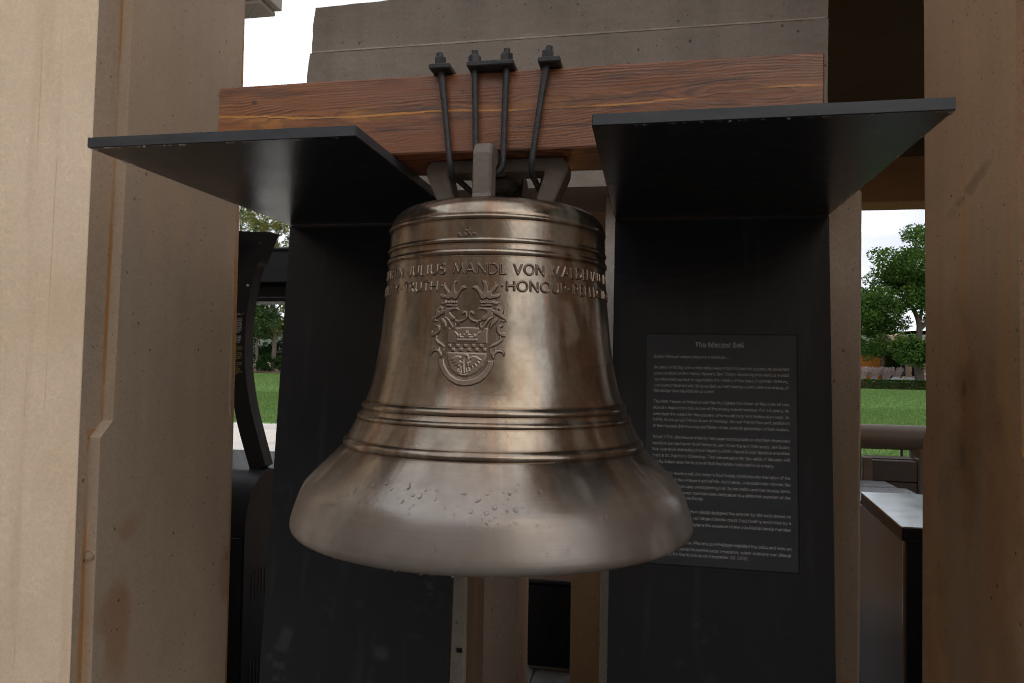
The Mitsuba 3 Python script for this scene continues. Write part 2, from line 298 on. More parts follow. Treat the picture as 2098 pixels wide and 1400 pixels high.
def bronze_b(p, n, uv):
    ang = dr.atan2(p.x + 0.396, 1.844 - p.y)
    return 0.00003 * noise(p.z * 420, ang * 1.5, 1.0) + 0.0010 * fbm(ang * 2.6, p.z * 8, 3.0, 2) + 0.00018 * noise(p.x * 500, p.y * 500, p.z * 500)
principled("bronze", bronze, bronze_r, 0.5, bronze_b, 1.0, metallic=mikit.proc(lambda p, n, uv: 0.93 - 0.28 * (1 - smoothstep(1.28, 1.40, p.z)) - 0.25 * smoothstep(0.55, 0.75, fbm(dr.atan2(p.x + 0.396, 1.844 - p.y) * 6, p.z * 9, 4.0, 3))))
principled("crown_bronze", lambda p, n, uv: mix((0.125, 0.104, 0.088), (0.19, 0.16, 0.138), fbm(p.x * 25, p.y * 25, p.z * 18, 4)) * (0.9 + 0.2 * noise(p.x * 400, p.y * 400, p.z * 400)), 0.55, 0.4,
           lambda p, n, uv: 0.0012 * fbm(p.x * 90, p.y * 90, p.z * 90, 3), 1.0, metallic=0.35)
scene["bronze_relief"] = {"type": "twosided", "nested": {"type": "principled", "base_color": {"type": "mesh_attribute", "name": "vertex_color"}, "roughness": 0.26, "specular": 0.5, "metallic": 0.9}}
scene["water"] = {"type": "dielectric", "int_ior": 1.33}

principled("stainless", lambda p, n, uv: mix((0.36, 0.38, 0.40), (0.52, 0.54, 0.56), fbm(p.x * 9, p.y * 14, p.z * 4, 4)), lambda p, n, uv: 0.10 + 0.10 * fbm(p.x * 11, p.y * 7, 2.0, 4), 0.5, metallic=1.0)
principled("stainless_dark", lambda p, n, uv: mix((0.060, 0.061, 0.065), (0.095, 0.097, 0.102), fbm(p.x * 3, p.y * 3, p.z * 0.8, 3)), 0.36, 0.5, metallic=0.25)
principled("rail_concrete", lambda p, n, uv: mix((0.060, 0.041, 0.027), (0.095, 0.068, 0.047), fbm(p.x * 4, p.y * 8, p.z * 8, 3)), 0.5, 0.35)
principled("dark_wood", lambda p, n, uv: mix((0.026, 0.018, 0.013), (0.042, 0.028, 0.020), fbm(p.x * 14, p.y * 3, p.z * 40, 3)), 0.6, 0.4)
principled("slate_top", lambda p, n, uv: mix((0.035, 0.038, 0.045), (0.06, 0.064, 0.072), fbm(p.x * 9, p.y * 9, 0.0, 3)), 0.3, 0.5)
principled("wicker", (0.02, 0.016, 0.014), 0.6, 0.4)

for i, (a, b) in enumerate((((.42, .39, .36), (.50, .47, .43)), ((.37, .35, .33), (.45, .43, .40)), ((.46, .42, .37), (.54, .49, .44)))):
    principled(f"paving_stone_{i}", pav(a, b), 0.8, 0.3)
principled("paving_base", pav((.13, .12, .11), (.18, .165, .15)), 0.9, 0.2)
def lawn_c(p, n, uv):
    m = fbm(p.x * .35, p.y * .35, 0.0, 4); f = fbm(p.x * 5, p.y * 2.2, 1.0, 3); g = noise(p.x * 30, p.y * 12, 2.0)
    c = mix((0.06, 0.125, 0.028), (0.105, 0.19, 0.045), 0.45 * m + 0.3 * f + 0.25 * g)
    dry = smoothstep(0.60, 0.75, fbm(p.x * .16 + 3, p.y * .5, 7.0, 4))
    return mix(c, (0.19, 0.19, 0.075), dry * 0.45)
principled("lawn_grass", lawn_c, 0.85, 0.15, lambda p, n, uv: 0.06 * fbm(p.x * 6, p.y * 4, 0.0, 4), 1.0)
principled("blade_green", (0.095, 0.18, 0.042), 0.7, 0.2)
principled("blade_light", (0.14, 0.225, 0.065), 0.7, 0.2)
principled("soil", lambda p, n, uv: mix((0.07, 0.045, 0.03), (0.13, 0.085, 0.055), fbm(p.x * 3, p.y * 3, 0.0, 3)), 0.95, 0.1)
principled("far_ground", lambda p, n, uv: mix((0.10, 0.11, 0.06), (0.16, 0.15, 0.09), fbm(p.x * .02, p.y * .02, 0.0, 3)), 0.95, 0.1)
principled("bark", lambda p, n, uv: mix((0.075, 0.06, 0.05), (0.16, 0.13, 0.11), fbm(p.x * 14, p.y * 14, p.z * 2.5, 3)), 0.9, 0.2)
def leafm(name, c, trans=0.6):
    scene[name] = {"type": "principledthin", "base_color": rgb(*c), "roughness": 0.5, "diff_trans": trans}
for nm, c in dict(leaf_green=(.075, .145, .028), leaf_mid=(.095, .165, .040), leaf_dark=(.028, .065, .018), leaf_yellow=(.42, .27, .03), leaf_olive=(.19, .20, .065), leaf_pale=(.10, .16, .08), leaf_hedge=(.016, .032, .012)).items():
    leafm(nm, c, 0.6)
principled("cedar", lambda p, n, uv: mix((0.33, 0.115, 0.018), (0.46, 0.18, 0.035), fbm(p.x * 8, p.y * 8, p.z * 1.5, 3)), 0.7, 0.3)
principled("court_stone", lambda p, n, uv: mix((0.42, 0.345, 0.275), (0.52, 0.435, 0.355), fbm(p.x * .5, p.y * .5, p.z * .5, 3)), 0.9, 0.2)
principled("tan_render", lambda p, n, uv: mix((0.30, 0.22, 0.155), (0.38, 0.285, 0.205), fbm(p.x * .8, p.y * .8, p.z * .8, 3)), 0.9, 0.2)
principled("grey_white_paint", (0.42, 0.42, 0.44), 0.5, 0.4)
principled("white_paint", (0.78, 0.78, 0.80), 0.5, 0.4)
principled("navy_canvas", (0.012, 0.013, 0.018), 0.8, 0.2)
principled("plume", (0.46, 0.37, 0.36), 0.9, 0.1)
principled("hill_forest", lambda p, n, uv: mix((0.05, 0.07, 0.05), (0.11, 0.12, 0.08), fbm(p.x * .004, p.y * .004, p.z * .01, 4)), 0.95, 0.1)
CREST = {'wing':[[5.3,109.1],[9.6,114.3],[15.1,115.4],[20.8,111.5],[27.6,103.9],[30.3,100.9],[31.9,107.3],[31.6,117.1],[28.5,126.4],[34.5,127.0],[40.1,122.7],[42.5,115.0],[42.9,104.1],[45.1,102.5],[51.4,109.7],[56.6,117.4],[57.5,122.9],[62.0,118.6],[63.2,113.2],[60.2,106.6],[51.8,97.7],[54.1,95.5],[69.2,97.4],[70.8,95.8],[69.4,91.4],[64.2,87.5],[54.4,86.7],[48.0,84.4],[43.7,85.5],[40.3,88.2],[37.1,85.4],[29.6,84.2],[26.1,87.5],[21.3,97.3],[15.5,105.0],[10.9,108.0]],'leaf':[[54.6,82.9],[61.3,79.2],[69.4,78.5],[64.8,72.7],[57.2,72.5],[52.8,75.7]],'band':[[26.8,73.2],[52.9,73.6],[53.1,69.0],[27.0,68.6]],'cr1':[[26.0,77.6],[27.5,81.4],[31.0,77.6],[34.0,82.6],[38.0,77.7],[40.7,83.4],[44.0,77.8],[46.8,82.2],[50.0,77.9],[53.0,82.3],[53.8,76.0],[26.1,75.6]],'helm':[[19.7,60.0],[26.6,66.7],[53.2,65.7],[54.8,56.2],[56.9,48.0],[45.4,41.3],[34.8,35.7],[29.1,42.2],[34.4,47.1],[39.1,50.5],[42.5,56.0],[36.0,60.5],[26.2,61.2]],'slits':[[[24.1,59.5],[26.0,52.5],[31.7,45.5]],[[30.1,60.4],[31.9,54.7],[37.0,48.8]],[[36.1,59.7],[37.3,55.9],[39.6,51.6]],[[16.0,55.7],[20.2,48.1],[29.1,41.6]]],'cscroll':[[11.7,52.4],[8.8,55.6],[5.0,55.0],[3.7,50.1],[3.5,44.7],[7.8,39.3],[14.0,36.1],[21.8,35.0],[29.3,37.8]],'spike':[[15.2,35.0],[18.6,30.7],[21.1,24.2],[23.6,30.7],[27.2,35.6]],'scroll':[[64.2,60.7],[62.4,64.5],[67.2,66.0],[72.8,62.5],[73.5,56.0],[67.7,53.7],[60.0,56.2],[55.0,59.4]],'scroll2':[[66.6,53.1],[76.6,46.8],[85.4,42.1],[92.2,34.1],[95.2,23.3],[92.9,13.5],[84.6,7.4],[74.8,8.8],[69.0,16.3],[69.8,23.3],[76.2,26.2]],'sspike':[[76.6,45.7],[77.9,39.2],[72.6,36.4],[80.2,34.9],[86.7,36.2]],'drape':[[56.1,45.8],[47.6,40.3],[39.9,29.9],[34.3,21.1],[29.9,22.1],[28.5,30.8]],'leaf2':[[65.3,43.3],[66.1,37.9],[62.0,31.3],[55.7,25.8],[51.8,16.5],[49.3,24.6],[51.1,33.3],[58.4,42.1]],'panel':[[-3.7,21.8],[45.1,20.2],[45.3,-13.4],[-1.7,-13.2]],'crown':[[-3.3,13.6],[1.5,7.7],[8.9,5.4],[5.8,1.2],[14.6,0.8],[15.1,7.8],[19.9,4.4],[24.0,9.9],[30.4,12.6],[25.3,5.6],[23.3,-1.8],[-2.3,-2.1]],'cbar':[[-2.2,-3.8],[23.4,-3.4],[23.1,-8.9],[-1.9,-8.9]],'checks':[[[-44.6,-15.2],[-36.1,-15.2],[-35.6,-23.0],[-44.1,-23.1]],[[-25.3,-15.1],[-17.1,-15.0],[-16.6,-22.8],[-24.8,-22.9]],[[-7.2,-15.1],[0.9,-15.0],[1.3,-22.7],[-6.7,-22.9]],[[11.2,-15.0],[19.0,-14.9],[19.5,-22.7],[11.6,-22.8]],[[28.4,-15.2],[36.2,-15.1],[36.6,-22.9],[28.8,-23.0]],[[-35.2,-24.1],[-26.8,-24.0],[-26.3,-31.8],[-34.6,-31.9]],[[-16.6,-24.3],[-8.5,-24.2],[-8.0,-31.9],[-16.1,-32.1]],[[1.8,-24.5],[9.7,-24.4],[10.2,-32.1],[2.2,-32.2]],[[19.3,-24.2],[27.2,-24.1],[27.6,-31.8],[19.8,-32.0]],[[36.9,-24.1],[44.6,-24.0],[45.1,-31.8],[37.3,-31.9]]],'shield':[[-44.5,-34.0],[44.3,-35.6],[43.4,-47.6],[38.4,-62.7],[25.8,-77.8],[11.1,-85.0],[-1.9,-86.9],[-16.7,-83.5],[-29.9,-73.6],[-39.1,-58.7],[-43.9,-42.6]],'pwing':[[9.1,-45.6],[14.4,-41.7],[22.6,-42.1],[30.4,-46.3],[36.9,-51.2],[28.5,-51.1],[32.4,-58.0],[22.4,-56.6],[26.7,-65.0],[17.2,-60.9],[17.1,-68.4],[9.1,-62.2],[5.5,-56.9],[13.3,-51.4]],'pneck':[[-2.5,-78.4],[-4.4,-63.5],[-5.6,-48.5],[-1.8,-39.3],[4.0,-41.9],[4.9,-48.3],[3.1,-54.8],[5.8,-62.2]],'nest':[[[-17.9,-74.4],[-10.1,-81.2],[-1.6,-83.2],[6.4,-80.9],[12.0,-73.8]],[[-16.5,-70.1],[-12.7,-76.5],[-7.0,-78.5]],[[-9.8,-68.9],[-8.1,-77.4]],[[2.4,-69.8],[4.0,-77.2],[8.2,-73.9]],[[7.8,-67.5],[10.3,-72.8]],[[-17.9,-65.9],[-11.3,-63.6],[-9.8,-70.0],[-14.0,-73.3]]],'ring':[[-64.4,-50.0],[-61.4,-64.6],[-51.7,-80.5],[-36.2,-95.1],[-18.3,-104.3],[-0.2,-107.2],[17.0,-105.0],[33.8,-98.9],[47.9,-87.0],[56.6,-73.0],[61.8,-60.1],[62.3,-51.6],[49.0,-51.5],[47.4,-61.5],[40.7,-74.4],[28.6,-86.3],[14.9,-91.8],[-1.3,-93.8],[-17.1,-91.5],[-31.5,-83.3],[-42.8,-71.7],[-49.8,-58.9],[-51.7,-49.5]],'tail':[[73.5,1.3],[74.4,-6.2],[66.2,-13.4],[56.8,-18.4],[52.7,-22.8]],'horn':[[60.9,-45.2],[60.0,-38.8],[66.0,-31.2],[74.5,-29.4],[81.7,-33.0],[84.2,-40.5]],'horn2':[[52.9,-26.0],[54.3,-32.5],[60.3,-43.1]],'thorn':[[62.9,-33.4],[64.0,-23.1],[67.6,-30.1]]}

# ================================================================ SETTING
structure("ground", box(-900, 900, -300, 900, -0.6, -0.05), "far_ground")
t = np.linspace(0, 1, 60)
def sheet(poly, z, name, bsdf, edge=None, amp=0.0):
    vv, ff = trimesh.creation.triangulate_polygon(Polygon(poly), engine="earcut")
    m = trimesh.Trimesh(np.c_[vv, np.full(len(vv), z)], ff, process=False)
    if edge:
        m = trimesh.Trimesh(*trimesh.remesh.subdivide_to_size(m.vertices, m.faces, edge, max_iter=14)); m.merge_vertices()
        m.vertices[:, 2] += amp * (meshkit.fbm(np.c_[m.vertices[:, :2] * 0.12, np.zeros(len(m.vertices))], 3, 4) - 0.5)
    if m.face_normals[0, 2] < 0: m.invert()
    return structure(name, m, bsdf, True if edge else False)
sheet([(-34, -40), (40, -40), (40, 6.9), (1.4, 6.9), (1.4, 15.9), (-34, 15.9)], -0.012, "paving", "paving_base")
sheet([(-75, 15.9), (1.4, 15.9), (1.4, 6.9), (70, 6.9), (70, 54.5), (8, 60), (-75, 66)], -0.016, "lawn", "lawn_grass", 2.2, 0.05)
sheet([(-75, 66), (8, 60), (8, 78), (-75, 84)], 0.02, "planting_bed", "soil", 2.0, 0.3)
r2 = np.random.default_rng(11)
k = 0
for iy, y in enumerate(np.arange(5.0, 15.8, 1.21)):
    for x in np.arange(-12.6 + (iy % 2) * 0.95, -1.2, 1.9):
        if y > 4.9:
            part("paving", "slab", box(x, x + 1.886, y, min(y + 1.198, 15.89), -0.06, 0.0 + r2.uniform(-.002, .002), 0.004), f"paving_stone_{r2.integers(3)}")
for iy, y in enumerate(np.arange(2.9, 5.0, 0.62)):
    for x in np.arange(-2.6 + (iy % 2) * 0.4, 3.0, 0.82):
        part("paving", "slab", box(x, x + 0.81, y, y + 0.61, -0.06, 0.0, 0.004), "floor_stone")

# ================================================================ CONCRETE PILLARS
CX = -0.383
def pillar_sections(mirror):
    def ring(z, yf, yr, yb, xi):       # xi: inner face, plan counter-clockwise from outer front
        p = [(-3.3, yf), (-1.733, yf), (-1.733, yr), (xi, yr), (xi, yb - .012), (xi - .012, yb), (-1.733, 2.775), (-1.733, 2.80), (-3.3, 2.80)]
        if mirror: p = [(2 * CX - x, y) for x, y in p][::-1]
        return np.c_[p, np.full(len(p), z)]
    return [ring(-.05, 1.945, 1.985, 2.735, -1.693), ring(1.335, 1.955, 1.995, 2.735, -1.693), ring(1.385, 1.956, 2.047, 2.705, -1.693),
            ring(2.2, 1.968, 2.070, 2.722, -1.693), ring(3.2, 1.985, 2.082, 2.742, -1.693), ring(7.5, 2.03, 2.13, 2.80, -1.69)]
lp = thing("concrete_pillar", "cream concrete pillar with a stepped corner groove, filling the left edge", "pillar")
m = loft(pillar_sections(False)); m = trimesh.Trimesh(*trimesh.remesh.subdivide_to_size(m.vertices, m.faces, 0.35, max_iter=10))
part(lp, "shaft", m, "pillar_concrete")
part(lp, "stucco_face", loft([np.c_[[(-3.3, y), (-1.7335, y), (-1.7335, y + .004), (-3.3, y + .004)], np.full(4, z)] for z, y in ((-.05, 1.942), (1.335, 1.952), (2.2, 1.965), (3.2, 1.982), (7.5, 2.027))]), "pillar_stucco", label="smooth cream coated front face with fine crackle")
for (y, z, x) in ((2.0545, 1.582, -1.713), (1.9885, 0.969, -1.713)):
    for ri, ro, d in ((0.0, 0.0125, .0012), (0.0150, 0.0165, .0022)):
        g = Point(x, z).buffer(ro, 16).difference(Point(x, z).buffer(ri, 16)) if ri else Point(x, z).buffer(ro, 16)
        part(lp, "tie_hole_plug", xz_prism(g, y - d, y + .01), "pillar_concrete")
rp = thing("concrete_pillar", "brown stained concrete pillar filling the right edge beyond the plate end", "pillar")
m = loft(pillar_sections(True)); m = trimesh.Trimesh(*trimesh.remesh.subdivide_to_size(m.vertices, m.faces, 0.35, max_iter=10))
part(rp, "shaft", m, "pillar_concrete_stained")

# ================================================================ CONCRETE LINTEL ON TWO PIERS BEHIND THE BELL
ll = thing("concrete_lintel", "rough grey concrete lintel of two courses behind the timber beam", "lintel")
def course(pts, y0, y1, seed):
    m = xz_prism(pts, y0, y1); return rough(m, 0.0035, 22, 0.035, seed)
lo = [(-1.388, 2.258), (.606, 2.258), (.607, 2.836), (-1.377, 2.836), (-1.378, 2.82), (-1.386, 2.74), (-1.388, 2.6)]
up = [(-1.370, 2.842), (.607, 2.842), (.609, 3.07), (-1.357, 3.024), (-1.366, 2.95)]
part(ll, "course", course(lo, 2.70, 3.16, 3), "lintel_concrete")
part(ll, "course", course(up, 2.703, 3.15, 5), "lintel_concrete")
part(ll, "mortar_joint", box(-1.366, .60, 2.6975, 3.13, 2.8362, 2.8418), "mortar")
for (x0, x1, bs, lb) in ((-1.50, -.7165, "pale_concrete", "grey concrete pier with tie holes behind the left steel panel"), (-.172, .765, "pillar_concrete", "brown concrete pier showing at the right edge of the right panel")):
    pk = thing("concrete_pier", lb, "pier")
    part(pk, "shaft", rough(box(x0, x1, 2.86, 3.18, -.03, 2.2565, .008), .002, 18, .06, 8), bs)
    xs = x0 + .004 if x0 > -.5 else x1 - .012
    for z in ((1.50, 1.24, .86, .48, .18) if x0 > -.5 else (.74, .43, .15)):
        part(pk, "tie_hole", trimesh.creation.box((.022, .012, .016), trimesh.transformations.translation_matrix((xs + (.02 if x0 > -.5 else -.012), 2.857, z))), "black_iron")
part("concrete_pier", "inner_face", box(-.7155, -.7135, 2.875, 3.17, -.02, 2.25), "brown_concrete", label="brown face of the pier inside the slot")
part("concrete_pier_001", "edge_strip", rough(box(-.1795, -.140, 2.845, 2.858, -.03, 2.254, .003), .002, 30, .03, 4), "pale_concrete", label="grey strip along the inner edge of the pier")
k = thing("rear_column", "pinkish square concrete column seen through the slot below the bell", "column")
part(k, "shaft", box(-.86, -.576, 3.28, 3.56, -.03, 2.9, .008), "column_concrete")
k = thing("rear_column", "orange brown concrete column at the right side of the slot", "column")
part(k, "shaft", box(-.341, .42, 3.30, 3.70, -.03, 3.1, .008), "orange_concrete")
k = thing("rear_wall", "orange brown wall glimpsed above the bell shoulder beyond the columns", "wall")
part(k, "face", box(-1.35, 1.0, 5.5, 5.8, -.03, 3.24), "orange_wall")
k = thing("dark_cabinet", "black metal cabinet standing on the floor beyond the slot", "cabinet")
part(k, "body", box(-.62, -.36, 3.75, 4.15, 0.02, .44, .006), "kiosk_steel"); part(k, "lid", box(-.63, -.35, 3.74, 4.16, .445, .47, .006), "black_steel")
part(k, "plinth", box(-.60, -.37, 3.77, 4.13, 0.0, .02), "lintel_concrete")
# portico on the right: dark soffit, brown lintel
k = thing("portico", "dark brown portico soffit and lintel above the right gap", "portico")
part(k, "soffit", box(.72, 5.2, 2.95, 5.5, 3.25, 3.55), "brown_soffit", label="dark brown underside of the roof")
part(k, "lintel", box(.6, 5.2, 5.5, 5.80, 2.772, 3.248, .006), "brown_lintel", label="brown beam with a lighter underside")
part(k, "trim", box(.6, 5.2, 5.47, 5.497, 3.09, 3.248), "brown_soffit")
k = thing("tower_wall", "concrete wall end with a stepped projecting cap, top left in the sky gap", "wall")
part(k, "shaft", box(-5.6, -3.62, 5.5, 5.74, -.03, 4.56), "lintel_concrete")
part(k, "cap", box(-5.8, -3.247, 5.48, 5.72, 4.562, 4.60, .006), "lintel_concrete"); part(k, "cap", box(-5.9, -3.185, 5.46, 5.72, 4.604, 4.80, .006), "lintel_concrete")
k = thing("shade_header", "unseen concrete header added across the two pillars to shade the lintel", "header")  # unseen block, put in to shade the lintel and panels from above
part(k, "block", box(-1.72, .95, 2.06, 2.70, 3.7, 7.4, .01), "pillar_concrete")
# ================================================================ STEEL STANDS
ZB = 2.0932; LEAN = 0.0847
def stand(x0, x1, label):
    k = thing("bell_stand", label, "stand")
    part(k, "shelf_plate", rough(box(x0, x1, 1.5, 2.54, ZB, 2.1185, .0018), .0004, 30, .12, 2), "black_steel", label="black plate jutting out at the top")
    y = lambda z: 2.4947 - LEAN * (ZB - z)
    part(k, "front_edge", rough(box(x0 + .0012, x1 - .0012, 1.4984, 1.4999, ZB + .0012, 2.1174), .0002, 60, .05, 5), "edge_steel", label="lighter front edge of the plate")  # thin strip, lighter and bluer than the plate
    xe = x1 if x0 < -1 else x0
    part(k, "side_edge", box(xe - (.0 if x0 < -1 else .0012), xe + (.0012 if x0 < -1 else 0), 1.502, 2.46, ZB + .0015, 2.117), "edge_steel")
    P = [(x, y(z) + d, z) for x in (x0 + .001, x1 - .001) for z in (0.0, ZB - .003) for d in (0.0, .028)]
    part(k, "back_panel", hull(P), "black_steel", label="leaning black panel below the plate")
    w = [(y(ZB) - .006, ZB - .0031), (y(ZB) + .001, ZB - .0031), (y(ZB) + .001, ZB - .012)]
    part(k, "weld_seam", yz_prism(w[::-1], x0 + .004, x1 - .004), "black_steel")
    d = []
    rr = np.random.default_rng(int(abs(x0) * 1000))
    for _ in range(46):
        e = rr.integers(3); q = rr.uniform()
        p = (x0 + q * (x1 - x0), 1.505) if e < 2 else ((x0 + .004, 1.5 + q * .9) if x0 < -1 else (x1 - .004, 1.5 + q * .9))
        s = trimesh.creation.icosphere(1, rr.uniform(.0015, .0032)); s.vertices *= (1.3, 1.3, .8); s.apply_translation((*p, ZB - .0012)); d.append(s)
    part(k, "hanging_drops", cat(d), "water", True, kind="stuff")
    return k
stand(-1.334, -.650, "black steel stand left of the bell, bare panel under a jutting plate")
stand(-.125, .568, "black steel stand right of the bell, its panel carrying the text plaque")

# plaque on the right panel
pk = thing("text_plaque", "dark grey plaque of small white lettering on the right steel panel", "plaque")
th = math.atan(LEAN); e_x = V([1., 0, 0]); e_z = V([0, LEAN, 1.0]) / math.hypot(1, LEAN); e_n = V([0, -1.0, LEAN]) / math.hypot(1, LEAN)
O = V([-.025, 2.4947 - LEAN * (ZB - .943), .943])
def on_panel(m, off):
    v = np.asarray(m.vertices); m.vertices = O + v[:, :1] * e_x + v[:, 1:2] * e_z + (v[:, 2:3] + off) * e_n; m.fix_normals() if False else None; return m
PW, PH = .4985, .7685
part(pk, "plate", on_panel(box(0.012, PW - .012, .012, PH - .012, -.002, .0052, .001), 0), "plaque_metal")
fr = Polygon([(0, 0), (PW, 0), (PW, PH), (0, PH)]).difference(Polygon([(.0085, .0085), (PW - .0085, .0085), (PW - .0085, PH - .0085), (.0085, PH - .0085)]))
part(pk, "frame", on_panel(prism(fr, .0040), .0002), "black_steel")
def text_line(text, x0, x1, y, h, cap=None):
    m = meshkit.text_mesh(text, h, 0.0006); b = m.bounds
    if x1 is None: sx = 1.0; x1 = x0 + b[1, 0]
    v = m.vertices.copy(); v[:, 0] = x0 + (v[:, 0] - b[0, 0]) / (b[1, 0] - b[0, 0]) * (x1 - x0); v[:, 1] += y; m.vertices = v
    return part(pk, "text_line", on_panel(m, .0054), "plaque_letter")
# each line: (text, left, right, row) in the units of a tracing whose text column runs 108..822 over 0.424 m
LX = lambda q: .038 + (q - 108) * .424 / 714
rows = [("Rarely does an outcast become a treasure....", 108, 510, 188),
 ("An error in sizing one of the bells meant that it could not occupy its destined", 109, 820, 247), ("place in Mission Hill Family Estate's Bell Tower. Realizing that visitors would", 108, 820, 279),
 ("not otherwise be able to appreciate the artistry of the bells, Proprietor Anthony", 108, 820, 312), ("von Mandl retained this Miscast Bell so that visitors could view the details of", 107, 821, 345), ("the design and inscription up close.", 107, 434, 374),
 ("The Bell Tower at Mission Hill Family Estate has been at the core of von", 107, 822, 433), ("Mandl's vision from the outset of the winery transformation. For 15 years, he", 107, 822, 466), ("searched the world for the artisans who would help him realize his vision. In", 106, 822, 500),
 ("1998, in the small French town of Annecy, he met Pierre Paccard, patriarch", 106, 823, 531), ("of the Paccard Bell Foundry and father to the seventh generation of bell makers.", 106, 822, 564),
 ("Since 1796, the Paccard family has been casting bells in the time-honoured", 105, 823, 623), ("tradition passed down from father to son. Over the last 200 years, the family", 105, 823, 657), ("has cast bells including those found in Paris' Sacré Coeur Basilica and New", 105, 823, 688),
 ("York's St. Patrick's Cathedral. The commission for the bells of Mission Hill", 105, 824, 722), ("Family Estate was the first ever that the family had cast for a winery.", 105, 742, 755),
 ("12-storeys tall, the tower's four facets symbolize the transition of the", 187, 825, 815), ("of the vineyard and of life. At its peak, a pelican icon crowns the", 218, 825, 848), ("weathervane and lightning rod. In the belfry are four bronze bells,", 204, 826, 882),
 ("different direction and dedicated to a different member of the", 232, 826, 915), ("immediate family.", 215, 380, 942),
 ("Alison Sloga designed the artwork for the bells based on", 295, 826, 1011), ("the von Mandl family crest. Each bell is encircled by a", 284, 827, 1044), ("capture the essence of the von Mandl family member", 308, 827, 1078), (".", 316, 321, 1106),
 ("France, Pierre's son Philippe installed the bells and was on", 248, 827, 1173), ("with seven hundred local residents, when Anthony von Mandl", 205, 827, 1207), ("bells for the first time on December 10, 2000.", 168, 611, 1236)]
RY = lambda r: PH * (1 - (r - 45) / (1310 - 45))
for tx, a, b, r in rows: text_line(tx, LX(a), LX(b), RY(r) - .0042, .0096)
text_line("The Miscast Bell", LX(330), LX(590), RY(121) - .008, .0165)

# ================================================================ TIMBER BEAM AND HANGERS
BX0, BX1, BY0, BY1, BZ0, BZ1 = -1.146, .3834, 1.7362, 1.9514, 2.1187, 2.3184
m = box(BX0, BX1, BY0, BY1, BZ0, BZ1, .004)
single("timber_beam", rough(m, .0012, 9, .03, 6), "stained_timber", "red brown stained timber beam with cracked grain carrying the bell", "beam")
def nut(x, y, z, tilt=0.0):
    a = np.arange(6) * math.pi / 3 + tilt
    P = [(x + .0158 * math.cos(q) * s, y + .0158 * math.sin(q) * s, z + h) for q in a for h, s in ((0.0005, .94), (.002, 1), (.0195, 1), (.0215, .92))]
    return hull(P)
def hanger(label, rods, plate):
    k = thing("hanger_bolt", label, "bolt", None)
    x0, x1 = plate
    part(k, "washer_plate", rough(box(x0, x1, 1.698, 1.99, BZ1 + .0004, BZ1 + .0135, .0025), .0006, 40, .04, 3), "black_iron")
    for path, ends in rods:
        part(k, "rod", tube(path, .0078, 14), "black_iron", True)
        for e, q in ends:
            e = V(e); d = V(q) - e; d = d / np.linalg.norm(d)
            part(k, "thread", tube([e + d * .0006 - d * .030, e + d * .085], .0080, 14), "threaded_iron", 40)
            part(k, "nut", nut(e[0], e[1], BZ1 + .0138, 0.3 + e[0] * 7), "black_iron")
ZT = BZ1 + .0435
# left: a U-bolt running front to back under the arm of the left crown loop
p = fillet([(-.5255, 1.722, ZT), (-.492, 1.722, 2.062), (-.487, 1.960, 2.062), (-.5155, 1.966, ZT)], .035)
hanger("black U-bolt with square plate, leftmost on the beam", [(p, (((-.5245, 1.722, BZ1 + .018), (-.492, 1.722, 2.062)), ((-.5150, 1.966, BZ1 + .018), (-.487, 1.966, 2.06))))], (-.548, -.494))
# centre: a U-bolt across, below the arm of the front loop
p = fillet([(-.4365, 1.722, ZT), (-.4275, 1.722, 2.058), (-.3605, 1.722, 2.058), (-.3555, 1.722, ZT)], .032)
p2 = p + V([0, .244, 0])
hanger("black double U-bolt with one wide plate, centre of the beam", [(p, (((-.4362, 1.722, BZ1 + .018), (-.4275, 1.722, 2.05)), ((-.3556, 1.722, BZ1 + .018), (-.3605, 1.722, 2.05)))),
        (p2, (((-.4362, 1.966, BZ1 + .018), (-.4275, 1.966, 2.05)), ((-.3556, 1.966, BZ1 + .018), (-.3605, 1.966, 2.05))))], (-.452, -.335))
p = fillet([(-.2525, 1.722, ZT), (-.2915, 1.722, 2.060), (-.300, 1.960, 2.062), (-.2665, 1.966, ZT)], .035)
hanger("black U-bolt with square plate, rightmost on the beam", [(p, (((-.2534, 1.722, BZ1 + .018), (-.2915, 1.722, 2.06)), ((-.2670, 1.966, BZ1 + .018), (-.300, 1.966, 2.06))))], (-.275, -.221))

# ================================================================ THE BELL
BELL = V([-.396, 1.844])
bk = thing("bronze_bell", "large bronze bell with crest and raised lettering hanging under the beam", "bell")
def bead(z0, r0, z1, r1, h, n=7):          # half-round moulding between two profile points, outward
    t = np.linspace(0, 1, n); s = np.sin(t * math.pi) ** 0.7
    return [(z0 + (z1 - z0) * q, r0 + (r1 - r0) * q + h * w) for q, w in zip(t, s)]
prof = [(1.984, .0), (1.9835, .15), (1.9832, .19), (1.9815, .213), (1.9785, .2175), (1.9775, .2275), (1.9750, .2325), (1.9740, .2415), (1.9705, .2475), (1.9660, .2540), (1.9590, .2620), (1.9500, .2690), (1.9410, .2735), (1.9340, .2755), (1.931, .2757)]
prof += bead(1.9295, .2758, 1.9165, .2758, .0048) + [(1.913, .2762), (1.90, .2768), (1.879, .2774)]
prof += bead(1.8755, .2775, 1.8625, .2780, .0048) + [(1.860, .2782), (1.8515, .2790)]
prof += bead(1.8500, .2790, 1.8345, .2800, .0052) + [(1.831, .2806), (1.82, .2812), (1.79, .2828), (1.752, .2855), (1.717, .2893), (1.668, .2935), (1.640, .2967), (1.618, .3002), (1.593, .3045), (1.568, .3092), (1.548, .3137), (1.529, .3185), (1.512, .3240), (1.500, .3285), (1.4955, .3302)]
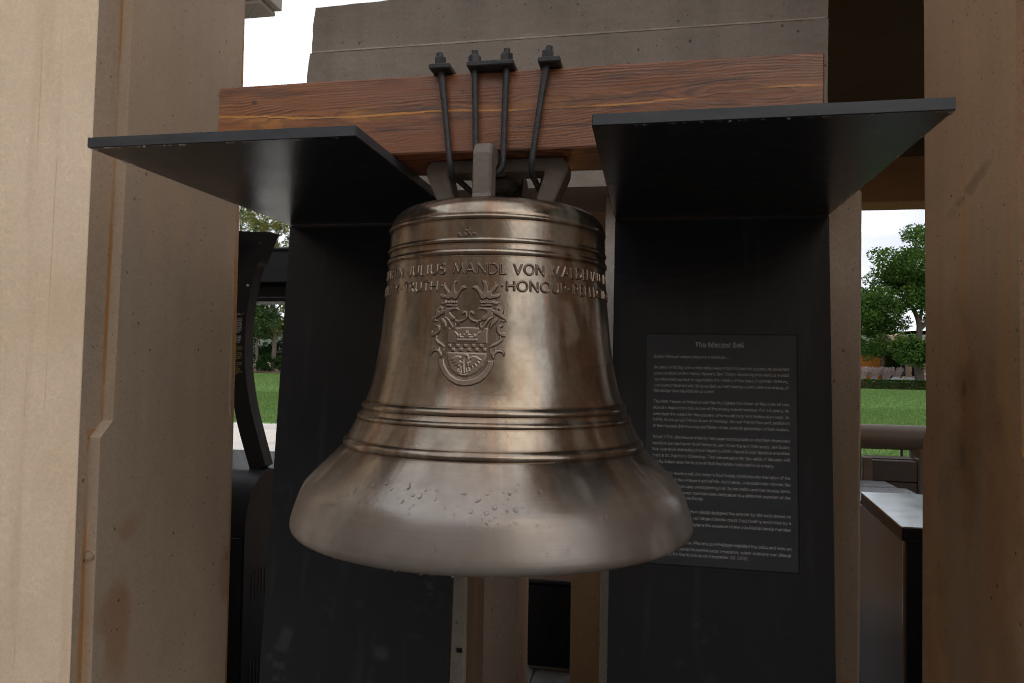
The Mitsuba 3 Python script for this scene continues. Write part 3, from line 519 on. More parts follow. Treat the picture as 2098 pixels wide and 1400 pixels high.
prof += bead(1.4945, .3310, 1.4765, .3372, .0055) + [(1.474, .3385), (1.466, .3430)] + bead(1.4655, .3440, 1.453, .3490, .0042) + [(1.452, .3500), (1.434, .3587), (1.418, .3672), (1.4085, .3722)]
prof += bead(1.4078, .3735, 1.3875, .3805, .0058) + [(1.3855, .3822), (1.376, .3928), (1.36, .4075), (1.342, .4262), (1.330, .4388), (1.318, .4510), (1.306, .4625), (1.298, .4695), (1.291, .4745), (1.283, .4788), (1.274, .4828), (1.262, .4873), (1.248, .4922), (1.234, .4968), (1.220, .5010), (1.208, .5038), (1.199, .5045), (1.192, .5028), (1.187, .4988)]
inner = [(1.1858, .494), (1.186, .486), (1.20, .458), (1.235, .43), (1.29, .405), (1.36, .36), (1.46, .305), (1.60, .265), (1.80, .245), (1.91, .235), (1.935, .20), (1.94, .0)]
oz = V([p[0] for p in prof])[::-1]; orr = V([p[1] for p in prof])[::-1]
oz_s, idx = np.unique(oz, return_index=True); orr_s = orr[idx]
def Rz(z): return np.interp(z, oz_s, orr_s)
def lathe(pr, n):
    a = np.arange(n) / n * 2 * math.pi; v = []
    for z, r in pr: v.append(np.c_[BELL[0] + r * np.sin(a), BELL[1] - r * np.cos(a), np.full(n, z)])
    v = np.vstack(v); f = []
    for i in range(len(pr) - 1):
        j = np.arange(n); k = (j + 1) % n
        f.append(np.c_[i * n + j, (i + 1) * n + j, (i + 1) * n + k]); f.append(np.c_[i * n + j, (i + 1) * n + k, i * n + k])
    m = trimesh.Trimesh(v, np.vstack(f), process=False); return m
m = lathe(prof + inner, 320); m.merge_vertices(); m.update_faces(m.nondegenerate_faces()); m.fix_normals()
part(bk, "body", m, "bronze", 38)
def canon(outline, ang, w):
    P = Polygon(outline).buffer(-.006, join_style=1).buffer(.006, join_style=1); ms = []
    for ins, a0, a1 in ((0, .0045, w - .0045), (.0022, .0018, w - .0018), (.0045, 0, w)):
        m = prism(P.buffer(-ins, join_style=2), a1 - a0); v = m.vertices; ms.append((v + [0, 0, a0 - w / 2], m.faces))
    m = trimesh.util.concatenate([trimesh.Trimesh(v, f, process=False) for v, f in ms]); v = m.vertices
    r, z, t = v[:, 0], v[:, 1], v[:, 2]; c, s = math.cos(ang), math.sin(ang)   # ang 0: towards -y
    m = trimesh.Trimesh(np.stack([BELL[0] + r * s + t * c, BELL[1] - r * c + t * s, z], 1), m.faces, process=False); m.fix_normals(); return m
side = [(.148, 1.97), (.150, 2.000), (.185, 2.080), (.186, 2.100), (.172, 2.1172), (0, 2.1172), (0, 2.084), (.124, 2.084), (.126, 2.074), (.108, 2.015), (.106, 1.97)]
front = [(.202, 1.97), (.195, 1.994), (.193, 2.075), (.1915, 2.092), (.187, 2.105), (.179, 2.115), (.168, 2.1205), (.155, 2.121), (.138, 2.1185), (.122, 2.1165), (0, 2.1165), (0, 2.075), (.128, 2.075), (.140, 2.06), (.142, 1.98), (.146, 1.955)]
part(bk, "crown_loop", canon(front, 0.0, .046), "crown_bronze", False, label="upright crown loop at the front of the bell's top")
part(bk, "crown_loop", canon(side, -math.pi / 2, .085), "crown_bronze", False)
part(bk, "crown_loop", canon(side, math.pi / 2, .085), "crown_bronze", False)
part(bk, "crown_loop", canon(side, math.pi - .12, .052), "crown_bronze", False)
part(bk, "crown_core", box(BELL[0] - .034, BELL[0] + .034, BELL[1] - .034, BELL[1] + .034, 2.035, 2.074, .008), "wicker")

# --- raised work: a height field over the unrolled surface, kept only where it stands proud
def edge_brown(H, step):      # darker brown on the slopes and at the foot of every raised edge
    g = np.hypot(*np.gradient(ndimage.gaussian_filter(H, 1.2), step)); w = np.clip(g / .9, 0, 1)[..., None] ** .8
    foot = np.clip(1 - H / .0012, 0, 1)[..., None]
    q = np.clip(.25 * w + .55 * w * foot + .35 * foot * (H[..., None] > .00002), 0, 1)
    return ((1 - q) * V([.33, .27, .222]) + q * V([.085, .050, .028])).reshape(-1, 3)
def finish(P, f, col):
    use = np.unique(f); new = np.full(len(P), -1); new[use] = np.arange(len(use)); f = new[f]; P, col = P[use], col[use]
    n = np.cross(P[f[:, 1]] - P[f[:, 0]], P[f[:, 2]] - P[f[:, 0]]); d = P[f].mean(1) - V([BELL[0], BELL[1], 0])
    if (n[:, :2] * d[:, :2]).sum() < 0: f = f[:, ::-1]
    return P, f, col
def part_relief(name, g, label=None):
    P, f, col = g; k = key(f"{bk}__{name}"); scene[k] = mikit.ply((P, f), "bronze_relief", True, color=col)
    if label: lab(k, label)
    return k
def relief(layers, s0, s1, z0, z1, step, tc, blur=0.8):
    s = np.arange(s0, s1, step); z = np.arange(z0, z1, step); S, Z = np.meshgrid(s, z, indexing="ij"); H = np.zeros_like(S)
    for poly, h, bev, add in layers:
        inside = shapely.contains_xy(poly, S.ravel(), Z.ravel()).reshape(S.shape)
        d = ndimage.distance_transform_edt(inside) * step
        q = np.clip(d / bev, 0, 1); q = np.sin(q * math.pi / 2) * h
        H = H + q if add else np.maximum(H, q)
    H = ndimage.gaussian_filter(H, blur)
    on = H > 0.00006
    keep = ndimage.binary_dilation(on, iterations=2)[:-1, :-1]
    rr = Rz(Z); ang = tc + S / rr; r = rr + np.where(on, H, 0) + 0.00012
    col = edge_brown(H, step)
    P = np.stack([BELL[0] + r * np.sin(ang), BELL[1] - r * np.cos(ang), Z], -1).reshape(-1, 3)
    i, j = np.nonzero(keep); n = S.shape[1]; a = i * n + j; b = a + n
    f = np.vstack([np.c_[a, b, b + 1], np.c_[a, b + 1, a + 1]])
    return finish(P, f, col)
def stroke(pts, w0, w1=None, n=8):
    P = smooth_path(pts, n); w1 = w0 if w1 is None else w1
    w = np.interp(np.linspace(0, 1, len(P)), np.linspace(0, 1, max(2, np.size(np.r_[w0, w1]))), np.r_[w0, w1]) / 2
    return unary_union([unary_union([Point(a).buffer(x, 6), Point(b).buffer(y, 6)]).convex_hull for a, b, x, y in zip(P, P[1:], w, w[1:])])
MM = 0.001
def mir(g): return shapely.affinity.scale(g, -1, 1, origin=(0, 0))
def both(g): return unary_union([g, mir(g)])
C = CREST
pl = lambda k: Polygon(C[k]).buffer(0)
sm = lambda g: g.buffer(-.5).buffer(1.0).buffer(-.5)
raised = [(both(sm(pl("wing"))), 3.2), (both(pl("leaf")), 2.0), (both(pl("cr1")), 2.4), (both(pl("band")), 2.6), (both(sm(pl("helm"))), 2.3),
          (both(stroke(C["cscroll"], [6, 4.4, 5, 6, 5], 3)), 2.8), (both(pl("spike")), 2.0), (both(stroke(C["scroll"], [4.5, 6.5, 9, 10, 10], 5)), 3.0), (both(stroke(C["scroll2"], [9, 9, 10, 11.5, 10.5, 9], 5)), 3.1),
          (both(pl("sspike").buffer(.6)), 2.0), (both(stroke(C["drape"], [2, 6, 7.5, 7], 4)), 2.8), (both(sm(pl("leaf2"))), 2.4),
          (both(stroke(C["tail"], [4, 7.5, 7.5, 5], 3)), 2.8), (both(stroke(C["horn"], [4, 7.5, 6.5, 6.5, 5], 2)), 2.8), (both(stroke(C["horn2"], 2.2, 2.2)), 1.8), (both(pl("thorn").buffer(.5)), 2.0),
          (unary_union([Polygon(q) for q in C["checks"]]), 2.0), (Polygon(C["ring"]).buffer(0), 2.2), (both(pl("panel").buffer(.05)), 1.3), (Polygon(C["shield"]).buffer(0), 1.3)]
on_top = [(both(pl("crown").buffer(.05)), 1.4), (both(pl("cbar").buffer(.05)), 1.6), (both(pl("pwing")), 1.3), (stroke(C["pneck"], [5, 4.5, 5, 4, 5], 4.5), 1.6)]
on_top += [(stroke(q, 1.6), 1.2) for q in C["nest"]]
sunk = [(both(unary_union([stroke(q, 1.1) for q in C["slits"]])), -1.3), (Point(0, (1258 - 1) * 0 + 11.0).buffer(3.2).difference(Point(0, 11.0).buffer(1.7)), .8)]
toM = lambda g: shapely.affinity.scale(g, MM, MM, origin=(0, 0))
lay = [(toM(g), h * MM, 1.5 * MM, False) for g, h in raised] + [(toM(g), h * MM, 1.1 * MM, True) for g, h in on_top + sunk]
lay = [(shapely.affinity.translate(g, 0, 1.65), h, b, a) for g, h, b, a in lay]
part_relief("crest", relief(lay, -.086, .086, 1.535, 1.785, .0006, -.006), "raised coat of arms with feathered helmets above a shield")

ARC = lambda cx, cy, rx, ry, a0, a1, n=14: [(cx + rx * math.cos(math.radians(a)), cy + ry * math.sin(math.radians(a))) for a in np.linspace(a0, a1, n)]
GL = {"A": (.86, [[(0.02, 0), (.43, 1), (.84, 0)], [(.18, .34), (.68, .34)]]), "C": (.82, [ARC(.50, .5, .46, .5, 45, 315, 22)]), "D": (.84, [[(.08, 0), (.08, 1), (.34, 1)] + ARC(.34, .5, .46, .5, 90, -90) + [(.08, 0)]]),
 "E": (.56, [[(.52, 1), (.08, 1), (.08, 0), (.54, 0)], [(.08, .52), (.46, .52)]]), "F": (.54, [[(.52, 1), (.08, 1), (.08, 0)], [(.08, .52), (.46, .52)]]), "H": (.82, [[(.08, 0), (.08, 1)], [(.74, 0), (.74, 1)], [(.08, .52), (.74, .52)]]),
 "I": (.2, [[(.1, 0), (.1, 1)]]), "J": (.42, [[(.34, 1), (.34, .12)] + ARC(.20, .08, .14, .14, 0, -120, 8)]), "L": (.56, [[(.08, 1), (.08, 0), (.54, 0)]]),
 "M": (1.02, [[(.04, 0), (.18, 1), (.51, .12), (.84, 1), (.98, 0)]]), "N": (.86, [[(.08, 0), (.08, 1), (.78, 0), (.78, 1)]]), "O": (1.0, [ARC(.5, .5, .45, .5, 0, 360, 34)]),
 "R": (.66, [[(.08, 0), (.08, 1), (.30, 1)] + ARC(.30, .75, .26, .25, 90, -90, 10) + [(.08, .5)], [(.28, .5), (.64, 0)]]), "S": (.56, [ARC(.29, .75, .22, .25, 40, 270, 14) + ARC(.27, .25, .24, .25, 90, -140, 14)]),
 "T": (.70, [[(.02, 1), (.68, 1)], [(.35, 1), (.35, 0)]]), "U": (.80, [[(.08, 1), (.08, .34)] + ARC(.40, .34, .32, .34, 180, 360, 14) + [(.72, 1)]]), "V": (.80, [[(.02, 1), (.40, 0), (.78, 1)]]), "Y": (.74, [[(.02, 1), (.37, .48), (.72, 1)], [(.37, .48), (.37, 0)]])}
def word(text, a0, a1, zb, cap):
    w = sum(GL[c][0] for c in text) + .18 * (len(text) - 1); R = Rz(zb + cap / 2); k = (a1 - a0) * R / w; x = a0 * R; out = []
    for c in text:
        gw, st = GL[c]
        for p in st: out.append(LineString([(x + q[0] * k, zb + q[1] * cap) for q in p]).buffer(.00145, cap_style=2, join_style=2))
        x += (gw + .18) * k
    return unary_union(out)
def dot(a, z, cap=.011): return Point(a * Rz(z), z).buffer(.0022)
def row_relief(g, z0, z1, a0, a1, step=.0007):
    R = Rz((z0 + z1) / 2)
    s = np.arange(a0 * R, a1 * R, step); z = np.arange(z0, z1, step); S, Z = np.meshgrid(s, z, indexing="ij")
    inside = shapely.contains_xy(g, S.ravel(), Z.ravel()).reshape(S.shape)
    H = np.sin(np.clip(ndimage.distance_transform_edt(inside) * step / .0014, 0, 1) * math.pi / 2) * .0031; H = ndimage.gaussian_filter(H, .7)
    on = H > .00006; keep = ndimage.binary_dilation(on, iterations=2)[:-1, :-1]
    ang = S / R; r = Rz(Z) + np.where(on, H, 0) + .00012
    P = np.stack([BELL[0] + r * np.sin(ang), BELL[1] - r * np.cos(ang), Z], -1).reshape(-1, 3)
    i, j = np.nonzero(keep); n = S.shape[1]; a = i * n + j; b = a + n
    return finish(P, np.vstack([np.c_[a, b, b + 1], np.c_[a, b + 1, a + 1]]), edge_brown(H, step))
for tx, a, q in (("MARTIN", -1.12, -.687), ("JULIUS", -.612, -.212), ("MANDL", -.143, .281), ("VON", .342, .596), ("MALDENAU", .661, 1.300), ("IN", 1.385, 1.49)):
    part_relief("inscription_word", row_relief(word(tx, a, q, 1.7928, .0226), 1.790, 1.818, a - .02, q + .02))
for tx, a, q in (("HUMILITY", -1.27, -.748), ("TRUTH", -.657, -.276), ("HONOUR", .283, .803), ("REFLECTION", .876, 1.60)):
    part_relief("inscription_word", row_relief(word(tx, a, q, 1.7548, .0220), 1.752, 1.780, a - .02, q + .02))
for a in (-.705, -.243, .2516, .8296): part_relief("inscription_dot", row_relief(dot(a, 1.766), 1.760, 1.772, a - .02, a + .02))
# small founder's mark
mk = unary_union([LineString(q).buffer(.0012) for q in ([(-.0215, 0), (-.0215, .006), (-.017, .0065), (-.016, 0)], [(-.009, .003), (-.006, .006), (-.003, .003), (-.006, 0), (-.009, .003)], [(.000, .000), (.004, .010), (.008, .002)], [(.002, .012), (.006, .014)], [(.013, 0), (.0135, .006), (.018, .006), (.019, 0)], [(-.002, .012), (-.005, .014)])])
part_relief("foundry_mark", row_relief(shapely.affinity.translate(mk, -.037 * .277, 1.8775), 1.875, 1.896, -.16, .09, .0005), "tiny raised mark on the top band")
# rain drops on the flare and hanging from the lip
rd = np.random.default_rng(21); dm = []
def drop(a, z, s, stretch=1.0):
    r = Rz(z); e = .004; nr = -(Rz(z + e) - Rz(z - e)) / (2 * e); n = V([math.sin(a), -math.cos(a), nr]); n /= np.linalg.norm(n)
    t = V([math.cos(a), math.sin(a), 0]); b = np.cross(n, t); p = V([BELL[0] + r * math.sin(a), BELL[1] - r * math.cos(a), z])
    m = trimesh.creation.icosphere(2, 1.0); v = m.vertices * (1 + .12 * (meshkit.noise(m.vertices * 1.5 + a * 9) - .5)[:, None])
    m.vertices = p + s * (v[:, :1] * t + v[:, 1:2] * stretch * b + v[:, 2:3] * .50 * n); return m
for a0, z0, da, dz, n in ((-.42, 1.315, .10, .03, 16), (-.48, 1.285, .10, .02, 12), (.05, 1.32, .10, .03, 9), (.20, 1.325, .14, .04, 20), (.32, 1.30, .08, .035, 12), (-.12, 1.31, .25, .04, 14), (-.25, 1.30, .2, .04, 12), (.42, 1.29, .2, .04, 10), (-.05, 1.21, .10, .012, 9), (.02, 1.25, .5, .03, 16), (.2, 1.22, .3, .02, 8), (-.5, 1.33, .15, .04, 8)):
    for _ in range(n): dm.append(drop(rd.normal(a0, da), rd.normal(z0, dz * .6), rd.choice([.0017, .0024, .0031, .0039, .0048], p=[.26, .30, .22, .15, .07]), rd.uniform(1, 1.6)))
for _ in range(26): dm.append(drop(rd.uniform(-.7, .7), rd.uniform(1.40, 1.72), rd.uniform(.0010, .0021), rd.uniform(1, 1.6)))
for _ in range(34):
    a = rd.normal(.1, .35); s = trimesh.creation.icosphere(2, rd.uniform(.0012, .0026)); s.vertices *= (1, 1, 1.3); s.apply_translation((BELL[0] + .4955 * math.sin(a), BELL[1] - .4955 * math.cos(a), 1.1852)); dm.append(s)
part(bk, "water_drops", cat(dm), "water", True, label="rain drops clinging to the flared lower part of the bell", kind="stuff")

# ================================================================ KIOSK (left gap)
kk = thing("steel_kiosk", "black curved steel kiosk with text strip, between left pillar and panel", "kiosk")
KS = .917
kp = lambda X, Z: (X * KS, 1.6 + (Z - 1.6) * KS)
inner_e = smooth_path([(-2.034, 2.276), (-2.091, 2.13), (-2.125, 2.06), (-2.164, 1.856), (-2.172, 1.68), (-2.166, 1.52), (-2.132, 1.335), (-2.085, 1.175), (-2.032, 1.01)], 5)
outer_e = smooth_path([(-2.115, .96), (-2.205, 1.227), (-2.256, 1.464), (-2.31, 1.68), (-2.34, 1.95), (-2.34, 2.15), (-2.31, 2.29)], 5)
poly = [kp(*p) for p in np.vstack([inner_e, outer_e])]
part(kk, "curved_arm", xz_prism(Polygon(poly).buffer(0), 3.30, 3.375), "kiosk_steel")
part(kk, "top_plate", hull([(x, y, z) for x, z in ((-2.12, 2.19), (-1.985, 2.19), (-2.12, 2.02)) for y in (3.22, 3.235)]), "kiosk_steel")
for (X, Z) in ((-2.095, 2.215), (-2.165, 1.985), (-2.185, 1.83)):
    x, z = kp(X, Z); c = trimesh.creation.icosphere(2, .0065); c.vertices *= (1, .6, 1); c.apply_translation((x, 3.298, z)); part(kk, "rivet", c, "stainless" if Z == 1.985 else "black_iron", True)
def bars(z0, z1, n, bs, seed, x0=-2.29, x1=-2.195):
    r = np.random.default_rng(seed); ms = []
    for z in np.linspace(z0, z1, n):
        xr = x1 - r.choice([0, .004, .012, .03], p=[.5, .25, .15, .1]); x = x0
        while x < xr:
            w = min(r.uniform(.008, .026), xr - x + .002); ms.append(box(x * KS, (x + w) * KS, 3.2985, 3.2995, 1.6 + (z - 1.6) * KS, 1.6 + (z - 1.6) * KS + .0042)); x += w + .004
    part(kk, "text_block", cat(ms), bs, kind="stuff")
bars(1.826, 1.826, 1, "kiosk_white", 1); bars(1.80, 1.735, 8, "kiosk_white", 2); bars(1.727, 1.727, 1, "kiosk_white", 5); bars(1.705, 1.672, 5, "kiosk_white", 3); bars(1.655, 1.575, 9, "kiosk_yellow", 4, x1=-2.19); bars(1.56, 1.50, 7, "kiosk_yellow", 6, x1=-2.185)
# drum lying behind the arm
dr_ = [(3.95, 2.225), (3.985, 2.243), (4.02, 2.225), (4.02, 1.92), (3.80, 1.92), (3.80, 1.935), (3.94, 1.95), (3.94, 2.02), (3.87, 2.035), (3.935, 2.19)]
part(kk, "drum", yz_prism(Polygon(dr_).buffer(.006), -2.62, -1.55), "kiosk_steel")
part(kk, "drum_rim", tube([(-2.6, 3.955, 2.235), (-1.55, 3.955, 2.235)], .016, 12), "kiosk_steel", True)
for (x, y, z) in ((-2.02, 3.845, 2.065), (-1.955, 3.90, 2.15)):
    c = trimesh.creation.icosphere(2, .014); c.vertices *= (1, .5, 1); c.apply_translation((x, y, z)); part(kk, "rivet", c, "black_iron", True)
# base cabinet with a curved hood
a = np.linspace(0, 1, 14) * math.pi / 2
hood = [(3.10 + .20 * (1 - math.cos(q)), .765 + .275 * math.sin(q)) for q in a]
part(kk, "cabinet", yz_prism([(3.10, 0.0)] + [(3.95, 0.0), (3.95, 1.04)] + hood[::-1], -2.70, -1.846), "kiosk_steel", 30)
part(kk, "door", box(-2.66, -1.855, 3.088, 3.099, .05, .752, .003), "kiosk_steel")
c = trimesh.creation.cylinder(.011, .02, sections=16); c.apply_transform(trimesh.transformations.rotation_matrix(math.pi / 2, (1, 0, 0))); c.apply_translation((-1.93, 3.085, .33)); part(kk, "lock", c, "stainless")
for z0 in (.44, .02):
    for i in range(5): part(kk, "vent_slot", box(-1.8465, -1.8435, 3.17 + .030 * i, 3.18 + .030 * i, z0, z0 + .13), "wicker")
for (y, z) in ((3.27, 1.028), (3.112, .80)):
    c = trimesh.creation.icosphere(1, .007); c.apply_translation((-1.87, y, z)); part(kk, "rivet", c, "black_iron", True)

# ================================================================ RIGHT GAP: counter, table, chair, box, railing
ck = thing("steel_counter", "stainless steel counter with a wet top behind the right pillar", "counter")
C0 = [(1.018, 3.223), (1.90, 3.24), (1.90, 4.09), (1.085, 4.055)]
part(ck, "top", hull([(x, y, z) for x, y in C0 for z in (.9435, .95)]), "stainless")
part(ck, "top_edge", hull([(x + .001 * (x < 1.5), y + .001 * (y < 3.5), z) for x, y in C0 for z in (.892, .9432)]), "kiosk_steel")
C1 = [(1.028, 3.24), (1.88, 3.256), (1.88, 4.07), (1.074, 4.045)]
part(ck, "front_panel", hull([(x, y, z) for x, y in ((1.045, 3.236), (1.86, 3.251), (1.86, 3.2545), (1.045, 3.2395)) for z in (.03, .885)]), "kiosk_steel")
part(ck, "body", hull([(x, y, z) for x, y in C1 for z in (0.0, .890)]), "stainless_dark")
part(ck, "corner_trim", box(1.027, 1.034, 3.234, 3.241, 0.0, .889), "stainless")
pud = unary_union([Point(1.34, 3.72).buffer(.07), Point(1.42, 3.66).buffer(.09), Point(1.30, 3.66).buffer(.04), Point(1.45, 3.80).buffer(.06)]).simplify(.004)
m = prism(pud, .0012); m.apply_translation((0, 0, .9503)); part(ck, "puddle", m, "water")
tk = thing("patio_table", "dark slatted patio table beyond the steel counter", "table")
for i in range(3): part(tk, "top_slat", box(1.0, 1.80 - .05 * i, 4.85 + .30 * i, 5.14 + .30 * i, .735, .765, .004), "slate_top")
for x, y in ((1.08, 4.92), (1.66, 4.92), (1.08, 5.66), (1.66, 5.66)): part(tk, "leg", box(x - .025, x + .025, y - .025, y + .025, 0, .734), "black_iron")
wk = thing("woven_chair", "dark woven chair standing behind the patio table", "chair")
bk_ = lambda *a, **k_: part(wk, *a, **k_)
bk_("seat", box(1.20, 1.62, 5.85, 6.05, .42, .47, .01), "wicker")
for i in range(8): bk_("back_strand", box(1.20 + .055 * i, 1.235 + .055 * i, 6.05, 6.075, .45, .98), "wicker")
for i in range(4): bk_("back_rail", box(1.19, 1.62, 6.044, 6.081, .58 + .125 * i, .605 + .125 * i), "wicker")
for x, y in ((1.22, 5.88), (1.60, 5.88), (1.22, 6.03), (1.60, 6.03)): bk_("leg", box(x - .015, x + .015, y - .015, y + .015, 0, .42), "wicker")
xk = thing("wooden_bin", "brown boarded bin below the concrete handrail", "bin")
for i in range(5): part(xk, "board", box(1.70, 2.02, 6.05, 6.11, .06 + .165 * i, .22 + .165 * i, .006), "dark_wood")
part(xk, "corner_post", box(1.63, 1.698, 6.03, 6.15, 0, .90, .006), "rail_concrete"); part(xk, "corner_post", box(2.022, 2.045, 6.05, 6.14, 0, .90, .004), "dark_wood")
part(xk, "body", box(1.70, 2.02, 6.112, 6.28, .02, .89), "dark_wood")
gk = thing("balustrade", "round concrete handrail on posts across the right gap", "railing")
part(gk, "handrail", tube([(0.9, 6.62, 1.01), (5.2, 6.62, 1.01)], .105, 28), "rail_concrete", 40)
for x in (1.0, 2.225, 3.45, 4.7): part(gk, "post", tube([(x, 6.62, 0), (x, 6.62, .93)], .075, 18), "rail_concrete", 40)
for x in (2.09, 2.9): part(gk, "cable_post", tube([(x, 6.62, 0), (x, 6.62, .93)], .011, 8), "black_iron", True)

# ================================================================ TREES, SHRUBS, GARDEN
def leaves(centres, sizes, seed, up=.35, aspect=.55):
    r = np.random.default_rng(seed); n = len(centres)
    a = r.normal(size=(n, 3)); a[:, 2] *= .6; a /= np.linalg.norm(a, axis=1, keepdims=True)
    b = r.normal(size=(n, 3)); b[:, 2] += up; b -= a * (a * b).sum(1, keepdims=True); b /= np.linalg.norm(b, axis=1, keepdims=True)
    s = np.asarray(sizes)[:, None]; c = np.cross(a, b) * s * .12
    v = np.stack([centres - a * s / 2, centres + b * s * aspect / 2 + c, centres + a * s / 2, centres - b * s * aspect / 2 + c], 1).reshape(-1, 3)
    i = np.arange(n)[:, None] * 4
    return trimesh.Trimesh(v, np.vstack([i + [0, 3, 1], i + [1, 3, 2]]), process=False)
def clumps(cs, rad, per, size, seed, flat=.7):
    r = np.random.default_rng(seed); out = []; sz = []
    for c, q in zip(cs, np.broadcast_to(rad, len(cs))):
        d = r.normal(size=(per, 3)); d /= np.linalg.norm(d, axis=1, keepdims=True); d *= (r.uniform(0.25, 1, (per, 1)) ** .5) * q; d[:, 2] *= flat
        out.append(c + d); sz.append(size * r.uniform(.6, 1.35, per))
    return np.vstack(out), np.concatenate(sz)
def tree(name, label, base, trunk_r, limbs, clumpc, rad, per, size, mats, seed, group=None, catg="tree"):
    k = thing(name, label, catg, group); r = np.random.default_rng(seed); base = V(base, float)
    ms = []
    for path, r0, r1 in limbs:
        P = smooth_path(base + V(path, float), 6); ms.append(tube(P, np.linspace(r0, r1, len(P)), 9))
    part(k, "trunk", cat(ms), "bark", 50)
    cs = base + V(clumpc, float); P, S = clumps(cs, rad, per, size, seed + 1)
    w = r.choice(len(mats), len(P), p=[q for _, q in mats]) if len(mats) > 1 else np.zeros(len(P), int)
    for i, (mname, _) in enumerate(mats):
        q = w == i
        if q.any(): part(k, "crown", leaves(P[q], S[q], seed + 5 + i), mname)
    return k
def ellipsoid_points(n, c, rx, ry, rz, seed, lo=.15):
    r = np.random.default_rng(seed); d = r.normal(size=(n, 3)); d /= np.linalg.norm(d, axis=1, keepdims=True)
    return V(c) + d * (r.uniform(lo, 1, (n, 1)) ** .5) * V([rx, ry, rz])

# big tree on the right lawn
cl = np.vstack([ellipsoid_points(48, (.2, 0, 9.0), 3.6, 3.0, 2.7, 3), ellipsoid_points(44, (-1.7, 0, 7.0), 3.0, 2.4, 2.2, 4), ellipsoid_points(24, (-3.2, .3, 5.4), 2.2, 1.8, 1.3, 5),
                ellipsoid_points(30, (2.9, 0, 6.6), 2.8, 2.6, 3.0, 6), ellipsoid_points(22, (-.3, -1.8, 2.9), 1.7, 1.0, .9, 7), ellipsoid_points(20, (2.6, -.6, 3.3), 2.2, 2.0, 1.2, 8), V([[-4.0, 0, 3.1], [-3.4, .4, 2.7], [-2.7, 0, 3.0], [-4.6, .2, 3.8], [.3, 0, 11.7], [1.4, .3, 12.2], [2.4, 0, 11.4]])])
limbs = [([(0, 0, -.2), (.02, 0, .6), (-.05, 0, 1.8), (-.12, 0, 3.2)], .36, .27), ([(-.12, 0, 3.1), (0, 0, 4.6), (-.25, 0, 5.6), (-.9, 0, 6.9), (-1.2, .2, 8.6)], .25, .07), ([(-.1, 0, 4.3), (.7, 0, 5.3), (1.6, 0, 6.8), (2.0, .2, 8.5)], .18, .05),
         ([(-.12, 0, 3.0), (-1.0, 0, 3.3), (-1.9, 0, 3.35), (-2.6, .1, 4.0), (-3.4, .2, 5.2)], .16, .04), ([(0, 0, 5.0), (.4, .1, 7.2), (.7, 0, 9.6)], .13, .03), ([(.0, 0, 3.2), (1.2, -.2, 3.8), (2.8, -.2, 4.2)], .14, .04), ([(-.5, 0, 6.2), (-1.8, .1, 6.6), (-2.8, 0, 7.4)], .09, .02)]
tree("shade_tree", "broad green tree with forking trunk on the lawn, right gap", (19.6, 58.3, 0), .3, limbs, cl, .95, 260, .23, [("leaf_green", .45), ("leaf_mid", .33), ("leaf_dark", .22)], 31)
# trees beyond the left lawn
r3 = np.random.default_rng(5)
spots = [(-37.3, 67.0, 19.5, "leaf_olive", "tall yellowing tree behind the left gap, top showing over the kiosk"), (-42.6, 69.0, 20.5, "leaf_olive", "taller thin crowned tree left of the yellowing tree"), (-34.6, 71.0, 21.0, "leaf_mid", "green tree right of the yellowing tree, half behind the panel"), (-48.0, 68.0, 18.0, "leaf_mid", "tree beyond the lawn hidden mostly by the left pillar")]
for i, (x, y, h, mname, lb) in enumerate(spots):
    c = np.vstack([ellipsoid_points(60, (0, 0, h * .72), 3.0, 3.0, h * .27, 40 + i, .3), ellipsoid_points(46, (0, 0, h * .40), 3.6, 3.2, h * .20, 60 + i)])
    lm = [([(0, 0, -.2), (.1, 0, h * .2), (-.1, 0, h * .45), (.1, .1, h * .9)], .26, .03)] + [([(0, 0, h * q), (1.2 * math.cos(w), 1.2 * math.sin(w), h * (q + .1)), (2.4 * math.cos(w), 2.4 * math.sin(w), h * (q + .22))], .09, .02) for q, w in ((.3, .4), (.36, 2.4), (.42, 4.3), (.5, 1.2), (.55, 3.3), (.6, 5.4))]
    tree("garden_tree", lb, (x, y, .1), .26, lm, c, 1.05, 170, .25, [(mname, .46), ("leaf_green", .24), ("leaf_dark", .14), ("leaf_yellow", .16)], 70 + i)
def shrub(name, label, c, rx, ry, rz, n, per, rad, size, mats, seed, catg="shrub"):
    k = thing(name, label, catg); cs = ellipsoid_points(n, (0, 0, rz * .95), rx, ry, rz, seed, .3) + V(c); cs[:, 2] = np.maximum(cs[:, 2], .15)
    P, S = clumps(cs, rad, per, size, seed + 1); P[:, 2] = np.maximum(P[:, 2], .03); r = np.random.default_rng(seed); w = r.choice(len(mats), len(P), p=[q for _, q in mats])
    part(k, "stem", cat([tube(smooth_path([V(c) + (rx * .3 * math.cos(q), ry * .3 * math.sin(q), 0), V(c) + (rx * .5 * math.cos(q), ry * .5 * math.sin(q), rz * 1.0)], 4), .03, 6) for q in (0, 2, 4)]), "bark")
    for i, (mname, _) in enumerate(mats):
        if (w == i).any(): part(k, "foliage", leaves(P[w == i], S[w == i], seed + 9 + i), mname)
shrub("clipped_shrub", "dark rounded clipped shrub at the back of the left lawn", (-37.7, 66.8, .1), 1.15, 1.1, .85, 60, 60, .35, .16, [("leaf_dark", .7), ("leaf_hedge", .3)], 101)
shrub("loose_shrub", "light green loose shrub right of the clipped shrub", (-36.2, 67.6, .1), .9, .9, 1.0, 40, 60, .35, .18, [("leaf_mid", .7), ("leaf_dark", .3)], 102)
